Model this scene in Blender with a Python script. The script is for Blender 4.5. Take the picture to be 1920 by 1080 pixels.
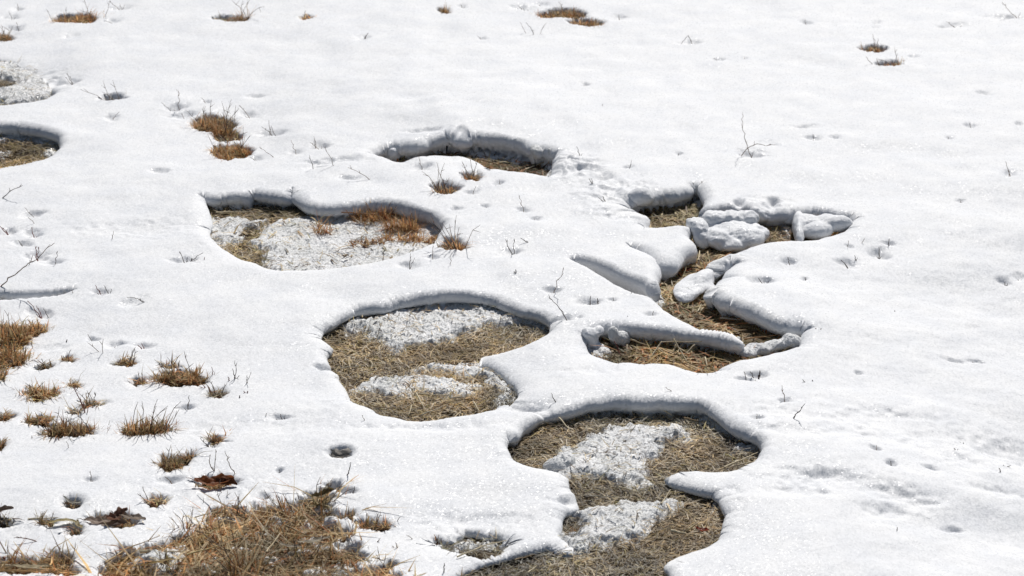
import bpy, bmesh, math, random
import numpy as np
from mathutils import Vector, noise as mnoise

random.seed(7); rng = np.random.default_rng(7)
R = math.radians
for o in list(bpy.data.objects): bpy.data.objects.remove(o)
sc = bpy.context.scene
col = sc.collection

# ------------------------------------------------------------ camera, sky, sun
CAM_H, PITCH, LENS = 2.0, R(22.0), 81.2
cam_d = bpy.data.cameras.new('camera'); cam = bpy.data.objects.new('camera', cam_d); col.objects.link(cam)
cam.location = (0, 0, CAM_H); cam.rotation_euler = (math.pi/2 - PITCH, 0, 0)
cam_d.lens = LENS; cam_d.sensor_width = 36; cam_d.clip_start = .05; cam_d.clip_end = 500
cam_d.dof.use_dof = True; cam_d.dof.focus_distance = 4.9; cam_d.dof.aperture_fstop = 9.0
sc.camera = cam
SUN_EL, SUN_AZ = R(47), R(14)        # azimuth clockwise from +Y (behind the scene), a little to the right
w = bpy.data.worlds.new('World'); sc.world = w; w.use_nodes = True
nt = w.node_tree; nt.nodes.clear()
sky = nt.nodes.new('ShaderNodeTexSky'); sky.sky_type = 'NISHITA'; sky.sun_disc = False
sky.sun_elevation = SUN_EL; sky.sun_rotation = SUN_AZ
bg = nt.nodes.new('ShaderNodeBackground'); bg.inputs[1].default_value = .05
ow = nt.nodes.new('ShaderNodeOutputWorld')
nt.links.new(sky.outputs[0], bg.inputs[0]); nt.links.new(bg.outputs[0], ow.inputs[0])
sd_ = bpy.data.lights.new('sun', 'SUN'); sd_.energy = 5.0; sd_.angle = R(.55); sd_.color = (1, .965, .92)
sun = bpy.data.objects.new('sun', sd_); col.objects.link(sun)
sdir = Vector((math.sin(SUN_AZ)*math.cos(SUN_EL), math.cos(SUN_AZ)*math.cos(SUN_EL), math.sin(SUN_EL)))
sun.rotation_euler = sdir.to_track_quat('Z', 'Y').to_euler(); sun.location = (2, 8, 8)
sc.view_settings.view_transform = 'Standard'; sc.view_settings.look = 'None'
sc.view_settings.exposure = -0.26; sc.view_settings.gamma = 1
sc.render.engine = 'CYCLES'; sc.cycles.diffuse_bounces = 2

# ------------------------------------------------------------ where a point of the photograph stands on the ground
FPX = LENS/36*1920
def ground_at(px, py, z=.03):
    a = (np.asarray(px, float)-960)/FPX; b = (540-np.asarray(py, float))/FPX
    dy = math.cos(PITCH) + b*math.sin(PITCH); dz = -math.sin(PITCH) + b*math.cos(PITCH)
    t = (z-CAM_H)/dz
    return a*t, dy*t
def scale_at(px, py):                # px per metre across, down the ground, and up
    x, y = ground_at(px, py); d = math.hypot(math.hypot(x, y), CAM_H)
    s = FPX/d; sa = CAM_H/d
    return s, s*sa, s*math.sqrt(1-sa*sa)

# ------------------------------------------------------------ noise
TAB = rng.random((6, 256, 256)) * 2 - 1
def vn(x, y, k=0):
    xi = np.floor(x).astype(int); yi = np.floor(y).astype(int)
    fx = x-xi; fy = y-yi; fx = fx*fx*fx*(fx*(fx*6-15)+10); fy = fy*fy*fy*(fy*(fy*6-15)+10)
    T = TAB[k]; a = T[xi & 255, yi & 255]; b = T[(xi+1) & 255, yi & 255]
    c = T[xi & 255, (yi+1) & 255]; d = T[(xi+1) & 255, (yi+1) & 255]
    return (a*(1-fx)+b*fx)*(1-fy) + (c*(1-fx)+d*fx)*fy
def fbm(x, y, f, octv=4, k=0, g=.5):
    s = 0; a = 1; t = 0
    for i in range(octv):
        ca, sa = math.cos(i*1.1+k), math.sin(i*1.1+k)
        s = s + a*vn((x*ca-y*sa)*f + 17.3*i, (x*sa+y*ca)*f + 9.1*i, (k+i) % 6); t += a; a *= g; f *= 2.03
    return s/t
def sst(x, a, b):
    t = np.clip((x-a)/(b-a), 0, 1); return t*t*(3-2*t)

# ------------------------------------------------------------ thickness of the snow
HC = [(1060,500,.052),(990,440,.054),(960,360,.060),(1080,600,.050),(1060,680,.046),(1300,720,.046),(870,250,.078),(700,280,.06),(1250,375,.066),(1450,395,.060),(1400,570,.068),(1200,520,.05),(1180,620,.045),(600,375,.052),(450,370,.050),
      (850,550,.056),(880,682,.018),(965,725,.022),(620,600,.036),(137,925,.030),(120,945,.03),(637,838,.034),(1180,748,.050),(1330,755,.048),(1275,895,.026),(1230,893,.02),(880,1022,.009),(1255,893,.018),(1300,900,.028),(50,140,.02),(1000,800,.035),(40,235,.05),(400,1000,.012),(60,800,.016),(300,760,.018),(60,660,.016),
      (700,900,.028),(980,1030,.020),(1700,900,.05),(1350,930,.036),(1700,250,.065),(200,110,.04),(1050,40,.045),(420,260,.03),
      (430,500,.035),(250,450,.035),(750,1050,.014),(20,1000,.012),(1450,800,.04),(560,880,.02),(1300,1060,.026)]
HX = np.array([ground_at(a, b)[0] for a, b, c in HC]); HY = np.array([ground_at(a, b)[1] for a, b, c in HC]); HV = np.array([c for a, b, c in HC])
def thick(x, y):
    x = np.asarray(x, float); y = np.asarray(y, float); num = 0; den = 0
    for a, b, c in zip(HX, HY, HV):
        wgt = 1/(((x-a)**2*1.0 + (y-b)**2*.55) + .014)**1.7
        num = num + wgt*c; den = den + wgt
    return num/den
def shade_fall(x, y):                      # gentle slope added at the near right, turned from the sun for greyer shading
    return -.20*sst(x, .42, 1.6)*(1-sst(y, 3.6, 5.9))
def snow_at(px, py):
    z = np.full(np.shape(px), .03)
    for _ in range(6):
        x, y = ground_at(px, py, z); z = thick(x, y)+shade_fall(x, y)
    return x, y

# ------------------------------------------------------------ the melted openings (outlines of their rims)
HOLES = []   # name, pts, lip, undercut, warp
def hole(name, pts, lip=.03, under=.008, warp=.006):
    p = np.array(pts, float); x, y = snow_at(p[:,0], p[:,1])
    HOLES.append(dict(name=name, P=np.stack([x, y], 1), lip=lip, under=under, warp=warp))
hole('A', [(690,280),(705,272),(719,267),(742,265),(781,265),(800,258),(817,253),(840,247),(858,250),(868,251),(882,247),(909,248),(939,253),(978,262),(1005,272),(1024,275),(1046,285),
     (1046,300),(1034,328),(1020,326),(1001,319),(966,315),(953,316),(932,310),(912,311),(902,303),(893,290),(880,284),(859,281),(817,280),(795,284),(772,295),(749,300),(733,298),(722,291),(703,285)], .034, .012, .007)
hole('B', [(377,366),(381,360),(396,366),(418,361),(446,359),(466,362),(470,353),(490,358),(514,360),(546,362),(552,352),(562,366),(577,382),(604,384),(631,383),(665,380),(699,377),(739,381),(780,393),(820,404),(839,418),(831,433),
     (812,447),(766,468),(712,482),(670,491),(631,497),(590,502),(563,503),(509,500),(468,489),(441,480),(423,466),(404,450),(388,436),(378,420),(390,406),(384,392)], .028, .010, .005)
hole('C', [(584,624),(590,612),(604,604),(625,592),(645,584),(667,575),(700,572),(720,570),(740,561),(765,555),(790,550),(820,547),(850,546),(880,547),(907,549),(935,554),(957,561),(980,575),(1007,580),(1033,593),(1038,606),(1020,626),
     (990,641),(957,653),(927,662),(890,668),(845,682),(850,712),(890,735),(938,752),(935,761),(918,768),(873,777),(823,782),(785,785),(757,783),(707,773),(667,757),(645,735),(634,714),(628,704),(640,700),(628,690),(618,672),(606,652),(614,643),(600,634)], .03, .010, .005)
hole('C', [(790,690),(820,674),(868,670),(893,674),(918,684),(940,696),(960,712),(970,728),(965,745),(945,754),(900,752),(850,740),(800,715)], .075, 0, .006)
hole('E', [(940,824),(950,817),(965,816),(973,808),(988,792),(1005,780),(1023,771),(1073,762),(1107,753),(1157,746),(1223,747),(1273,751),(1313,754),(1340,763),(1368,786),(1390,805),(1420,817),(1432,833),(1424,858),(1400,876),(1347,885),(1310,885),(1280,882),
     (1284,885),(1264,888),(1256,893),(1262,899),(1272,902),(1280,904),(1313,917),(1347,925),(1357,950),(1373,967),(1371,992),(1347,1010),(1300,1028),(1268,1036),(1246,1052),(1258,1072),(1275,1100),(1280,1150),(790,1150),(825,1095),(850,1078),
     (873,1066),(900,1052),(940,1040),(1000,1028),(1020,1021),(1040,1022),(1060,1032),(1076,1026),(1060,1016),(1043,1003),(1048,980),(1058,962),(1077,950),(1088,939),(1073,927),(1050,908),(1058,894),(1033,884),(987,873),(962,857),(952,842)], .028, .008, .006)
hole('G', [(1288,430),(1292,416),(1307,404),(1322,387),(1353,381),(1400,384),(1431,391),(1462,392),(1497,386),(1528,384),(1556,393),(1608,399),(1600,410),(1594,421),(1565,431),(1536,439),(1497,446),(1458,449),(1430,452),(1406,459),(1388,469),(1361,471),(1338,479),
     (1327,492),(1328,508),(1345,492),(1382,483),(1375,497),(1361,514),(1344,525),(1328,532),(1331,541),(1345,541),(1352,552),(1384,557),(1415,574),(1450,588),(1478,598),(1513,602),(1511,618),(1507,638),(1480,650),(1440,658),(1408,666),(1384,671),(1363,677),(1349,689),
     (1314,692),(1291,688),(1260,676),(1240,672),(1221,674),(1202,676),(1180,671),(1151,672),(1120,664),(1095,650),(1087,632),(1093,615),(1128,610),(1151,608),(1180,613),(1205,614),(1250,615),(1283,618),(1330,627),(1345,632),(1380,637),(1388,630),(1378,620),
     (1345,614),(1307,606),(1268,588),(1237,566),(1222,551),(1230,540),(1235,528),(1233,510),(1232,496),(1222,474),(1202,460),(1178,455),(1200,464),(1217,474),(1228,482),(1246,498),(1258,492),(1272,479),(1290,468),(1306,458),(1299,446)], .034, .011, .006)
hole('H', [(1190,366),(1198,358),(1237,354),(1270,350),(1291,345),(1299,337),(1312,340),(1320,336),(1323,352),(1319,380),(1308,394),(1302,410),(1268,416),(1233,419),(1199,420),(1206,402),(1202,390),(1180,383),(1172,374)], .032, .014, .006)
hole('crack', [(1069,478),(1108,486),(1147,501),(1205,525),(1224,538),(1222,549),(1205,546),(1167,532),(1128,511),(1089,490)], .02, .003, .003)
hole('I', [(-120,215),(0,230),(50,231),(93,242),(114,256),(108,279),(67,297),(33,305),(0,310),(-120,330)], .03, .010, .006)
hole('J', [(-60,105),(0,112),(35,120),(70,136),(98,158),(100,172),(80,183),(40,189),(0,190),(-60,190)], .06, .0, .01)
hole('scarp', [(-40,540),(0,547),(40,549),(80,548),(113,542),(144,537),(118,549),(80,554),(30,558),(-40,560)], .012, .006, .002)
hole('P', [(160,1130),(167,1080),(187,1057),(205,1042),(240,1030),(300,1017),(333,999),(370,985),(393,972),(412,957),(467,950),(533,946),(560,935),(590,918),(618,914),(632,925),(612,938),(640,962),(617,983),(640,1003),(673,1020),(690,1040),(650,1053),(707,1068),(767,1072),(800,1130)], .018, 0, .02)
hole('R', [(-60,1046),(0,1048),(40,1046),(83,1050),(105,1036),(128,1038),(112,1060),(160,1072),(90,1078),(0,1064),(-60,1066)], .014, 0, .012)
hole('Q', [(812,1014),(845,1006),(873,1001),(933,1003),(955,1010),(945,1020),(905,1026),(868,1034),(848,1028)], .055, 0, .012)

def ell(name, px, py, rx, ry, lip=.014, under=.004, warp=.009, n=22):
    hole(name, [(px+rx*math.cos(i*2*math.pi/n), py-ry*math.sin(i*2*math.pi/n)) for i in range(n)], lip, under, warp)
# hollows in the snow round grass tufts and leaves: centre and half size
WELLS = [(140,33,50,9),(430,33,42,5),(575,32,14,4),(5,68,18,6),(1055,25,52,10),(1098,42,38,7),(831,17,13,4),(1636,88,26,5),(1668,117,30,6),
 (400,232,48,17),(428,254,30,10),(430,283,44,14),(836,352,32,9),(884,327,18,8),(845,455,30,10),(215,183,26,5),
 (15,630,46,25),(14,672,42,17),(72,615,22,8),(338,708,60,13),(318,682,24,4),(236,677,22,6),(84,686,14,5),(127,673,11,5),(75,738,42,11),(140,720,18,5),(2,700,12,12),(8,780,14,7),
 (70,788,28,9),(125,808,56,12),(270,808,52,9),(0,832,10,9),(405,822,24,7),(320,868,28,13),(355,856,15,6),(402,903,44,10),(637,850,26,10),(137,940,26,11),(215,972,52,11),
 (292,940,24,5),(138,993,18,7),(85,978,18,7),(10,975,22,7),(405,738,20,6),(170,757,22,6),(140,772,14,4),(652,968,18,6),(700,985,38,8),(655,1003,14,5),(262,715,14,4),(1392,700,1,1)]
for i, q in enumerate(WELLS[:-1]): ell('well', q[0], q[1], q[2]*.84, q[3]*.9, warp=.003 if q[0] in (137, 637) else .011)

CRUST = []   # sheets of old icy snow left lying inside the openings: outline, height, roughness
def crust(pts, h=.011, rough=.007, edge=.02):
    p = np.array(pts, float); x, y = ground_at(p[:,0], p[:,1], .006)
    CRUST.append((np.stack([x, y], 1), h, rough, edge))
crust([(475,458),(483,438),(497,424),(520,415),(550,410),(590,399),(640,392),(739,392),(790,402),(838,414),(845,440),(820,470),(770,500),(700,520),(631,530),(560,532),(505,520),(490,480)], .016,.006)
crust([(370,406),(400,406),(504,408),(508,416),(468,424),(449,432),(446,448),(425,462),(403,455),(370,440)], .014,.007)
crust([(575,395),(600,393),(600,402),(570,408),(540,410)], .009,.006)
crust([(640,612),(665,600),(700,594),(760,572),(840,566),(930,570),(1000,588),(1040,598),(1015,622),(985,612),(940,612),(905,616),(880,632),(840,640),(795,648),(745,664),(712,656),(690,634),(645,624)], .019,.012,.025)
crust([(662,722),(700,706),(745,700),(800,706),(860,712),(905,728),(890,742),(850,745),(790,742),(730,742),(680,736)], .013,.008,.02)
crust([(740,694),(790,686),(850,680),(900,688),(950,706),(968,725),(962,750),(925,768),(915,755),(935,738),(915,718),(875,706),(795,700)], .017,.009,.02)
crust([(1010,884),(1040,853),(1083,830),(1123,808),(1190,795),(1280,802),(1287,824),(1240,836),(1222,860),(1207,886),(1240,905),(1200,912),(1157,903),(1107,897),(1063,905),(1030,893)], .019,.007,.02)
crust([(1085,782),(1120,768),(1160,760),(1223,762),(1250,770),(1215,776),(1150,776),(1100,790)], .013,.012,.015)
crust([(1310,772),(1340,775),(1380,805),(1430,825),(1435,848),(1400,850),(1375,848),(1378,838),(1395,833),(1370,815),(1335,800),(1312,785)], .014,.011,.015)
crust([(1050,968),(1123,952),(1190,944),(1285,945),(1240,970),(1217,988),(1190,1010),(1140,1022),(1100,1018),(1070,1028),(1040,1010),(1085,1000),(1090,980)], .017,.008,.015)
crust([(1300,915),(1345,925),(1360,950),(1340,958),(1315,940)], .014,.010,.015)
crust([(20,112),(45,118),(80,135),(108,160),(105,180),(80,192),(30,195),(-60,196),(-60,168),(0,166),(24,160),(28,152),(0,148),(-60,150),(-60,108)], .022,.008,.03)
crust([(-60,262),(0,258),(50,255),(100,262),(115,270),(105,290),(85,292),(90,275),(60,268),(0,268),(-60,272)], .013,.010,.015)
crust([(-40,280),(20,283),(25,297),(0,302),(-40,300)], .010,.008,.02)
crust([(872,283),(905,287),(925,296),(1010,298),(1015,306),(960,304),(915,300),(880,292)], .016,.014,.012)
crust([(1032,300),(1050,290),(1075,300),(1060,335),(1020,332)], .03,.012,.02)
crust([(252,1054),(300,1040),(338,1044),(336,1070),(290,1078),(250,1070)], .032,.004,.015)
for _c in [(330,1030,16,5),(520,985,18,5),(380,1072,20,5),(455,1035,12,4),(660,1025,26,9),(590,1068,24,6),(620,950,14,4),(540,960,16,4),(420,985,26,5),(480,1002,14,4),(600,968,18,6),(648,990,20,7),(560,1040,22,5),(500,1060,16,5),(628,1030,24,8),(690,1062,24,6),(400,1050,12,5),(250,1062,14,4),(575,990,12,4),(460,960,18,3)]:
    crust([(_c[0]+_c[2]*math.cos(k*.7), _c[1]+_c[3]*math.sin(k*.7)) for k in range(9)], .024, .003, .014)
crust([(545,1012),(590,1010),(610,1015),(580,1022),(550,1022)], .012,.008,.012)
crust([(610,1055),(660,1056),(700,1075),(640,1085)], .012,.006,.015)
crust([(1320,350),(1330,380),(1312,388),(1300,378)], .02,.01,.015)
crust([(1405,440),(1430,432),(1420,455),(1395,466),(1375,466)], .018,.010,.015)
crust([(1445,412),(1480,416),(1485,440),(1465,432)], .016,.009,.015)
crust([(1095,640),(1130,648),(1150,668),(1120,680),(1085,660)], .018,.010,.02)
crust([(1222,543),(1240,558),(1252,572),(1235,572),(1215,553)], .018,.010,.01)
crust([(1330,632),(1386,634),(1392,642),(1360,645),(1330,640)], .018,.008,.012)

crust([(815,1012),(850,1003),(930,1001),(958,1012),(940,1030),(870,1040),(840,1030)], .008, .012, .03)
DIMPLES = [] # x, y, rx, ry, depth
def dimple(px, py, rx, ry, depth):
    x, y = snow_at(np.array([px]), np.array([py])); s, sg, su = scale_at(px, py)
    DIMPLES.append((x[0], y[0], rx/s, ry/sg, depth))
for q in [(1540,900,75,16,.009),(1530,893,25,6,.004),(1690,932,60,13,.008),(1665,958,44,10,.006),(1600,815,60,10,.006),(1480,810,70,10,.006),(1800,870,50,14,.007),(1745,885,14,4,.012),(1785,990,18,4,.010),(1610,693,8,3,.008),(1790,673,18,3,.009),
          (1510,235,24,3,.010),(1713,103,8,3,.01),(1885,31,30,3,.013),(1772,50,18,3,.010),(1440,268,22,5,.007),(630,300,55,4,.009),(600,309,22,5,.014),(840,290,60,6,.012),(300,321,17,4,.010),(485,180,18,2,.008),
          (247,565,24,6,.007),(700,760,90,12,-.004),(900,980,90,14,.007),(985,765,38,5,.012),(1000,770,24,3,.008),(1700,800,200,30,.006),(1880,850,60,20,.008),(1860,930,60,8,.007),(1450,770,80,10,.005),
          (655,333,20,3,.009),(1420,395,70,6,-.006),(1386,372,8,5,.02),(1450,372,9,6,.016),(1440,368,40,5,.006),(1130,332,18,7,.014),(863,243,9,5,.014),(800,243,35,3,.008),(1500,925,60,8,.006),(607,682,14,5,.018),
          (270,425,120,14,.005),(480,800,160,14,.004),(820,800,110,8,.006),(1120,690,60,8,.004),(130,65,15,4,.006),(60,160,55,22,.016),(90,650,40,6,.004),(1060,940,22,5,.010),
          (1475,640,50,6,.008),(1150,395,60,8,-.006),(1120,365,40,8,-.008),(1560,415,50,6,-.008),(1000,760,40,6,.006),(652,922,15,4,.014),(1270,887,40,7,-.006)]: dimple(*q)
ROUGH = []   # patches where the snow has broken into lumps
for q in [(1075,312,52,26,.022),(1060,295,30,14,.015),(1165,355,70,22,.014),(1170,398,50,14,.013),(400,425,40,25,.008),(50,160,60,30,.012),(1440,378,50,12,.012),(1500,605,36,12,.010),(1430,645,60,12,.010),
          (945,845,14,22,.010),(1350,815,80,30,.004),(1480,430,40,12,.006),(1110,640,40,22,.008),(1370,940,26,30,.008),(1060,950,30,40,.009),(1690,950,90,20,.003),(460,960,200,80,.004),(1545,905,60,10,.004),(1290,890,60,10,.004)]:
    x, y = snow_at(np.array([q[0]]), np.array([q[1]])); s, sg, su = scale_at(q[0], q[1])
    ROUGH.append((x[0], y[0], q[2]/s, q[3]/sg, q[4]))

RED = (.20,.07,.06); DK = (.10,.08,.07); BR = (.20,.14,.10)
TW = [ # px, py, tips, label, radius, colour, hollow
 (34,18,[(0,-16)],'short upright twig at the top left corner beside the rust row',.001,BR,(10,3)),
 (22,33,[(-5,-16),(8,-6)],'forked twig below the top left corner twig',.001,DK,(14,3)),(25,54,[(-23,-12),(-8,-10)],'two leaning twigs above the small rust tuft at the upper left edge',.001,BR,(16,3)),
 (36,53,[(-3,-20)],'thin upright twig right of the two leaning ones at the upper left edge',.001,BR,(8,3)),
 (228,14,[(-23,-16),(-4,-12),(6,-10)],'branched twig at the top edge right of the rust row',.0011,BR,(20,3)),(213,39,[(-16,-5),(-8,-4)],'short lying twig just below the right end of the rust row',.001,DK,(14,3)),
 (137,152,[(-10,-22),(-5,-18),(-14,-14)],'little dark seedling with a bent stem on the upper left snow',.0013,DK,(16,5)),(207,221,[(17,-18)],'single slanting stalk below the spiky little tuft',.0009,BR,(14,4)),
 (337,202,[(0,-44),(-12,-4)],'tall thin upright stalk left of the upper left rust cluster',.001,BR,(18,4)),(325,204,[(-22,-22),(-2,-6)],'faint stalk leaning left beside the tall upright one',.0009,DK,(16,4)),
 (347,218,[(-6,-15)],'small stalk below the tall thin upright one',.0008,BR,(24,5)),(388,194,[(-10,-14),(-14,-2)],'small twig behind the upper left rust cluster',.001,BR,(8,2)),
 (470,214,[(-19,-26),(-10,-4)],'bent twig in a hollow right of the tallest rust tuft',.0012,BR,(16,5)),(517,252,[(-26,-18),(-8,-18)],'forked twigs in a long hollow right of the rust cluster',.0013,DK,(26,4)),
 (556,284,[(-8,-30)],'thin stalk leaning left between the rust cluster and the farthest opening',.0009,BR,(12,3)),(603,273,[(-22,-14),(0,-8)],'paired leaning stalks left of the farthest opening',.001,BR,(16,4)),
 (588,314,[(-6,-30)],'thin stalk in the grey fold left of the farthest opening, left one',.0009,DK,None),(626,313,[(-18,-36)],'longer thin stalk in the grey fold left of the farthest opening',.0008,BR,None),
 (517,293,[(-30,-20)],'long thin leaning stalk below the lower right rust tuft',.0008,BR,None),(484,296,[(-16,-10),(-6,-8)],'short dark twigs under the long leaning stalk',.0012,DK,(18,4)),
 (683,71,[[(2,-8),(8,-14)],(6,-12)],'curved dark sprig alone on the top snow left of centre',.0014,DK,(13,4)),(905,72,[(-10,-9)],'faint sprig alone on the top snow near the centre',.0008,BR,(8,2)),
 (867,10,[(-3,-10),(5,-4)],'tiny dark stub at the top edge left of centre',.0012,DK,(8,3)),(983,13,[(-12,-12),(-2,-8),(8,-3)],'spreading twig in a hollow at the top edge left of the wide rust tuft',.0013,DK,(22,5)),
 (1016,7,[(-6,-6)],'small twig at the very top edge above the wide rust tuft',.001,DK,(14,3)),(1162,32,[(-2,-12),(-16,-2)],'small twig in a hollow right of the wide rust tuft',.0011,BR,(16,4)),
 (1000,64,[[(-2,-8),(-14,-22)]],'dark curved stalk just below the wide rust tuft',.0012,DK,None),
 (1098,157,[(-3,-4),(4,-3)],'tiny dark stub in the empty upper middle snow',.0014,DK,(8,3)),(1127,199,[(3,-5)],'faintest speck of stalk in the upper middle snow',.0009,BR,None),
 (927,268,[[(-2,-10),(-5,-18)],(1,-16)],'dark stub in the shaded wall of the farthest opening',.0018,DK,None),(792,315,[(-6,-28)],'thin stalk on the snow in front of the farthest opening',.0009,BR,(16,4)),
 (697,335,[(-44,-22)],'long stalk leaning far left below the farthest opening',.001,BR,None),(937,345,[(0,-14),(-8,-3),(6,-2)],'little three-legged sprig right of the wiry brown tuft',.0009,BR,(10,3)),
 (886,360,[(6,-16)],'little slanting stalk right of the wiry brown tuft',.0009,BR,(12,3)),(1180,314,[(4,-16)],'short dark stub between the farthest opening and the channel',.001,DK,(10,3)),
 (1088,292,[(-7,-16),(4,-4)],'dark twig on the icy rubble right of the farthest opening',.0012,DK,None),(1112,346,[(-8,-9),(-3,-10)],'dark twiglets on the lumps left of the channel head',.0014,DK,None),
 (1136,376,[(-6,-10),(-14,-8)],'dark straws on the snow edge just left of the channel head',.0016,DK,None),(1274,288,[(-2,-6)],'tiny stub on the snow above the channel head',.0012,DK,(7,2)),
 (1298,80,[[(-8,-20),(-22,0)],(6,-4)],'arched twig like an upside down V on the upper right snow',.0013,DK,(22,4)),(1512,43,[(-3,-12),(6,-2)],'small twig on the top snow left of the rust pair',.001,BR,(10,3)),
 (1643,42,[(4,-2),(-3,-3)],'tiny stub above the rust pair, upper one',.0012,DK,(8,3)),(1643,52,[(-5,-3)],'tiny stub above the rust pair, lower one',.001,BR,(6,2)),(1350,110,[(-12,-9)],'thin lying stalk below right of the arched twig',.0009,BR,(12,2)),
 (1397,108,[(-2,-6)],'faint stub right of the thin lying stalk',.001,BR,(6,2)),(1797,47,[(-10,-4),(-22,-12),(6,-6)],'low twig with raised ends at the top right',.0012,BR,(22,3)),
 (1910,31,[[(-14,-10),(-34,-30)],(2,-12)],'long leaning stalk in a dark slot at the top right corner',.0012,BR,None),(1640,120,[[(-12,-8),(-18,-16)]],'thin stalk reaching left from the lower rust tuft of the pair',.001,BR,None),
 (1410,289,[[(-8,-18),(-18,-52),(-20,-84)],(2,-12)],'tallest upright bare stem on the right snow',.0011,BR,(26,6)),(1390,286,[[(8,-12),(28,-24),(44,-20),(62,-22)],(-4,-4)],'arching stem beside the tallest upright one',.0012,BR,None),
 (1527,259,[(-3,-13),(-10,-1)],'small dark sprig right of the tallest stem',.0011,DK,(14,3)),(1567,258,[(-6,-2),(5,-2)],'tiny lying stub right of the small dark sprig',.0012,DK,(10,3)),
 (1820,236,[(-2,-11),(5,-2)],'small sprig at the far right of the upper snow',.0011,DK,(12,3)),(1845,174,[(-5,-3)],'faint low stub near the right edge of the upper snow',.001,BR,(12,3)),(1911,232,[(-3,-3)],'tiny stub at the right edge level with the small sprig',.0012,DK,(7,3)),
 (1780,258,[(-2,-9)],'very short stalk left of the far right sprig',.0009,BR,(8,2)),(1895,327,[(-4,-13),(-10,-28)],'leaning stalk pair in a round hollow near the right edge',.0012,BR,(16,4)),
 (0,371,[(45,-26)],'long twig slanting in from the left edge above the rust sprigs',.0014,DK,None),(66,402,[(-19,-20)],'thin stalk leaning left near the left edge, highest of its column',.0009,BR,(20,4)),
 (66,418,[(-12,-13)],'short stalk leaning left, second of the column at the left',.0009,BR,None),(63,436,[(-2,-22),(6,-4),(-6,-3)],'red stemmed sprig in a hollow, third of the column at the left',.0014,RED,(18,5)),
 (18,434,[(-18,-26),(-6,-12),(-12,-18)],'red stalks with rusty base at the left edge',.0014,RED,(16,5)),(45,456,[(-9,-14),(-5,-8)],'bent dark stalk in a hollow near the left edge',.0012,DK,(18,4)),
 (70,478,[(-1,-32),(2,-26),(-3,-14)],'tall red sprig behind the long black twig',.0014,RED,(22,6)),(-4,538,[[(45,-32),(78,-54),(112,-84)]],'long dark twig slanting up from the left edge over the snow',.0015,BR,None),
 (104,489,[(7,-28)],'thin upright stalk right of the long dark twig',.001,DK,(18,4)),(54,494,[(2,-9)],'short dark stub under the long dark twig',.0011,DK,None),(210,446,[(3,-15)],'short lone stalk on the snow left of the left oval opening',.0009,BR,None),
 (348,487,[(-10,-24),(3,-12),(34,-22),(22,-8)],'low spray of dark twigs in front of the left oval opening',.0013,DK,(28,4)),(384,486,[(0,-5)],'tiny red stub at the right of the low spray',.0012,RED,None),
 (190,547,[(-11,-20),(-8,-6)],'red based twigs in front of the dark snow ledge, left of two',.0014,RED,(18,3)),(206,546,[(-10,-16),(3,-8)],'thin dark twigs in front of the dark snow ledge, right of two',.0011,DK,None),
 (273,565,[[(-14,-6),(-34,-10)],(-6,-4)],'flat stalk lying over a shallow grey dent',.0012,DK,None),(137,549,[(-2,-7)],'tiny stalk at the end of the dark snow ledge',.0009,BR,None),
 (78,588,[(-24,-34),(-10,-10),(-8,-26)],'reddish cluster of stalks above the left edge clumps',.0014,RED,(26,5)),(92,588,[(-10,-18)],'thin stalk right of the reddish cluster',.001,DK,None),
 (34,612,[(0,-22)],'upright dark stalk rising above the big left edge clump',.0014,RED,None),(175,635,[(-9,-18)],'thin stalk leaning left in the left field',.001,DK,(12,3)),
 (270,648,[(-12,-10),(-4,-14)],'red sprig with curled tip in the left field',.0016,RED,(20,4)),(220,646,[(-20,4),(-6,-3)],'red sprig lying in a narrow hollow in the left field',.0014,RED,(18,5)),
 (124,640,[(2,-5)],'dark crumb of leaf on the left field',.002,DK,None),(366,712,[(10,-34)],'faint tall stalk behind the wide brown tuft',.0009,BR,None),
 (440,710,[(-3,-20),(2,-34),(9,-6)],'upright forked twig right of the wide brown tuft',.0012,DK,None),(463,718,[(1,-16),(9,-22)],'slim hooked twig right of the upright forked one',.001,DK,None),(430,714,[(-2,-8)],'small red stub left of the upright forked twig',.0016,RED,None),
 (400,702,[(-2,-16),(3,-6)],'red stalk at the right end of the wide brown tuft',.0012,RED,None),(982,395,[(-9,-32)],'thin leaning stalk in the snow between oval opening and channel',.0009,BR,(16,3)),
 (910,388,[(3,-4),(-4,-2)],'tiny stub left of the thin leaning stalk',.001,DK,(8,2)),(1007,411,[(-6,-7)],'short stalk below right of the thin leaning stalk',.0009,BR,(12,3)),
 (857,392,[(-2,4)],'thin sprig behind the fan of orange stalks',.0008,BR,(14,3)),(962,471,[(-14,-32),(3,-38),(-3,-12)],'dark V-shaped twig standing in two hollows at the picture middle',.0014,DK,(24,5)),
 (993,454,[(-17,-9),(-6,-4)],'short low stalk right of the V-shaped twig',.0013,DK,None),(768,494,[(2,-30),(-8,-4),(10,-26)],'pair of thin stalks in a hollow below the left oval opening',.001,DK,(18,5)),
 (813,479,[(0,-28)],'single thin stalk left of the orange fan hollow',.0009,BR,(12,3)),(846,494,[(0,-26)],'faint hair-thin stalk below the orange fan',.0007,BR,None),
 (1037,543,[(19,-54)],'slim stalk leaning right above the central opening',.001,BR,(18,4)),(1067,595,[[(-20,-30),(-38,-44)]],'bent stalk above the right end of the central opening',.0012,DK,(24,4)),
 (1108,565,[(-1,-22),(-4,-8)],'two-stemmed bud twig right of the bent stalk, left stem',.0014,DK,(24,5)),(1120,563,[(0,-14),(3,-8)],'two-stemmed bud twig right of the bent stalk, right stem',.0014,DK,None),
 (1150,561,[(-1,-11)],'lone short stub before the diagonal crack',.001,DK,(8,2)),(966,513,[(1,-7),(-2,-4)],'dark crumb standing on the snow above the central opening',.002,DK,None),
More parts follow.
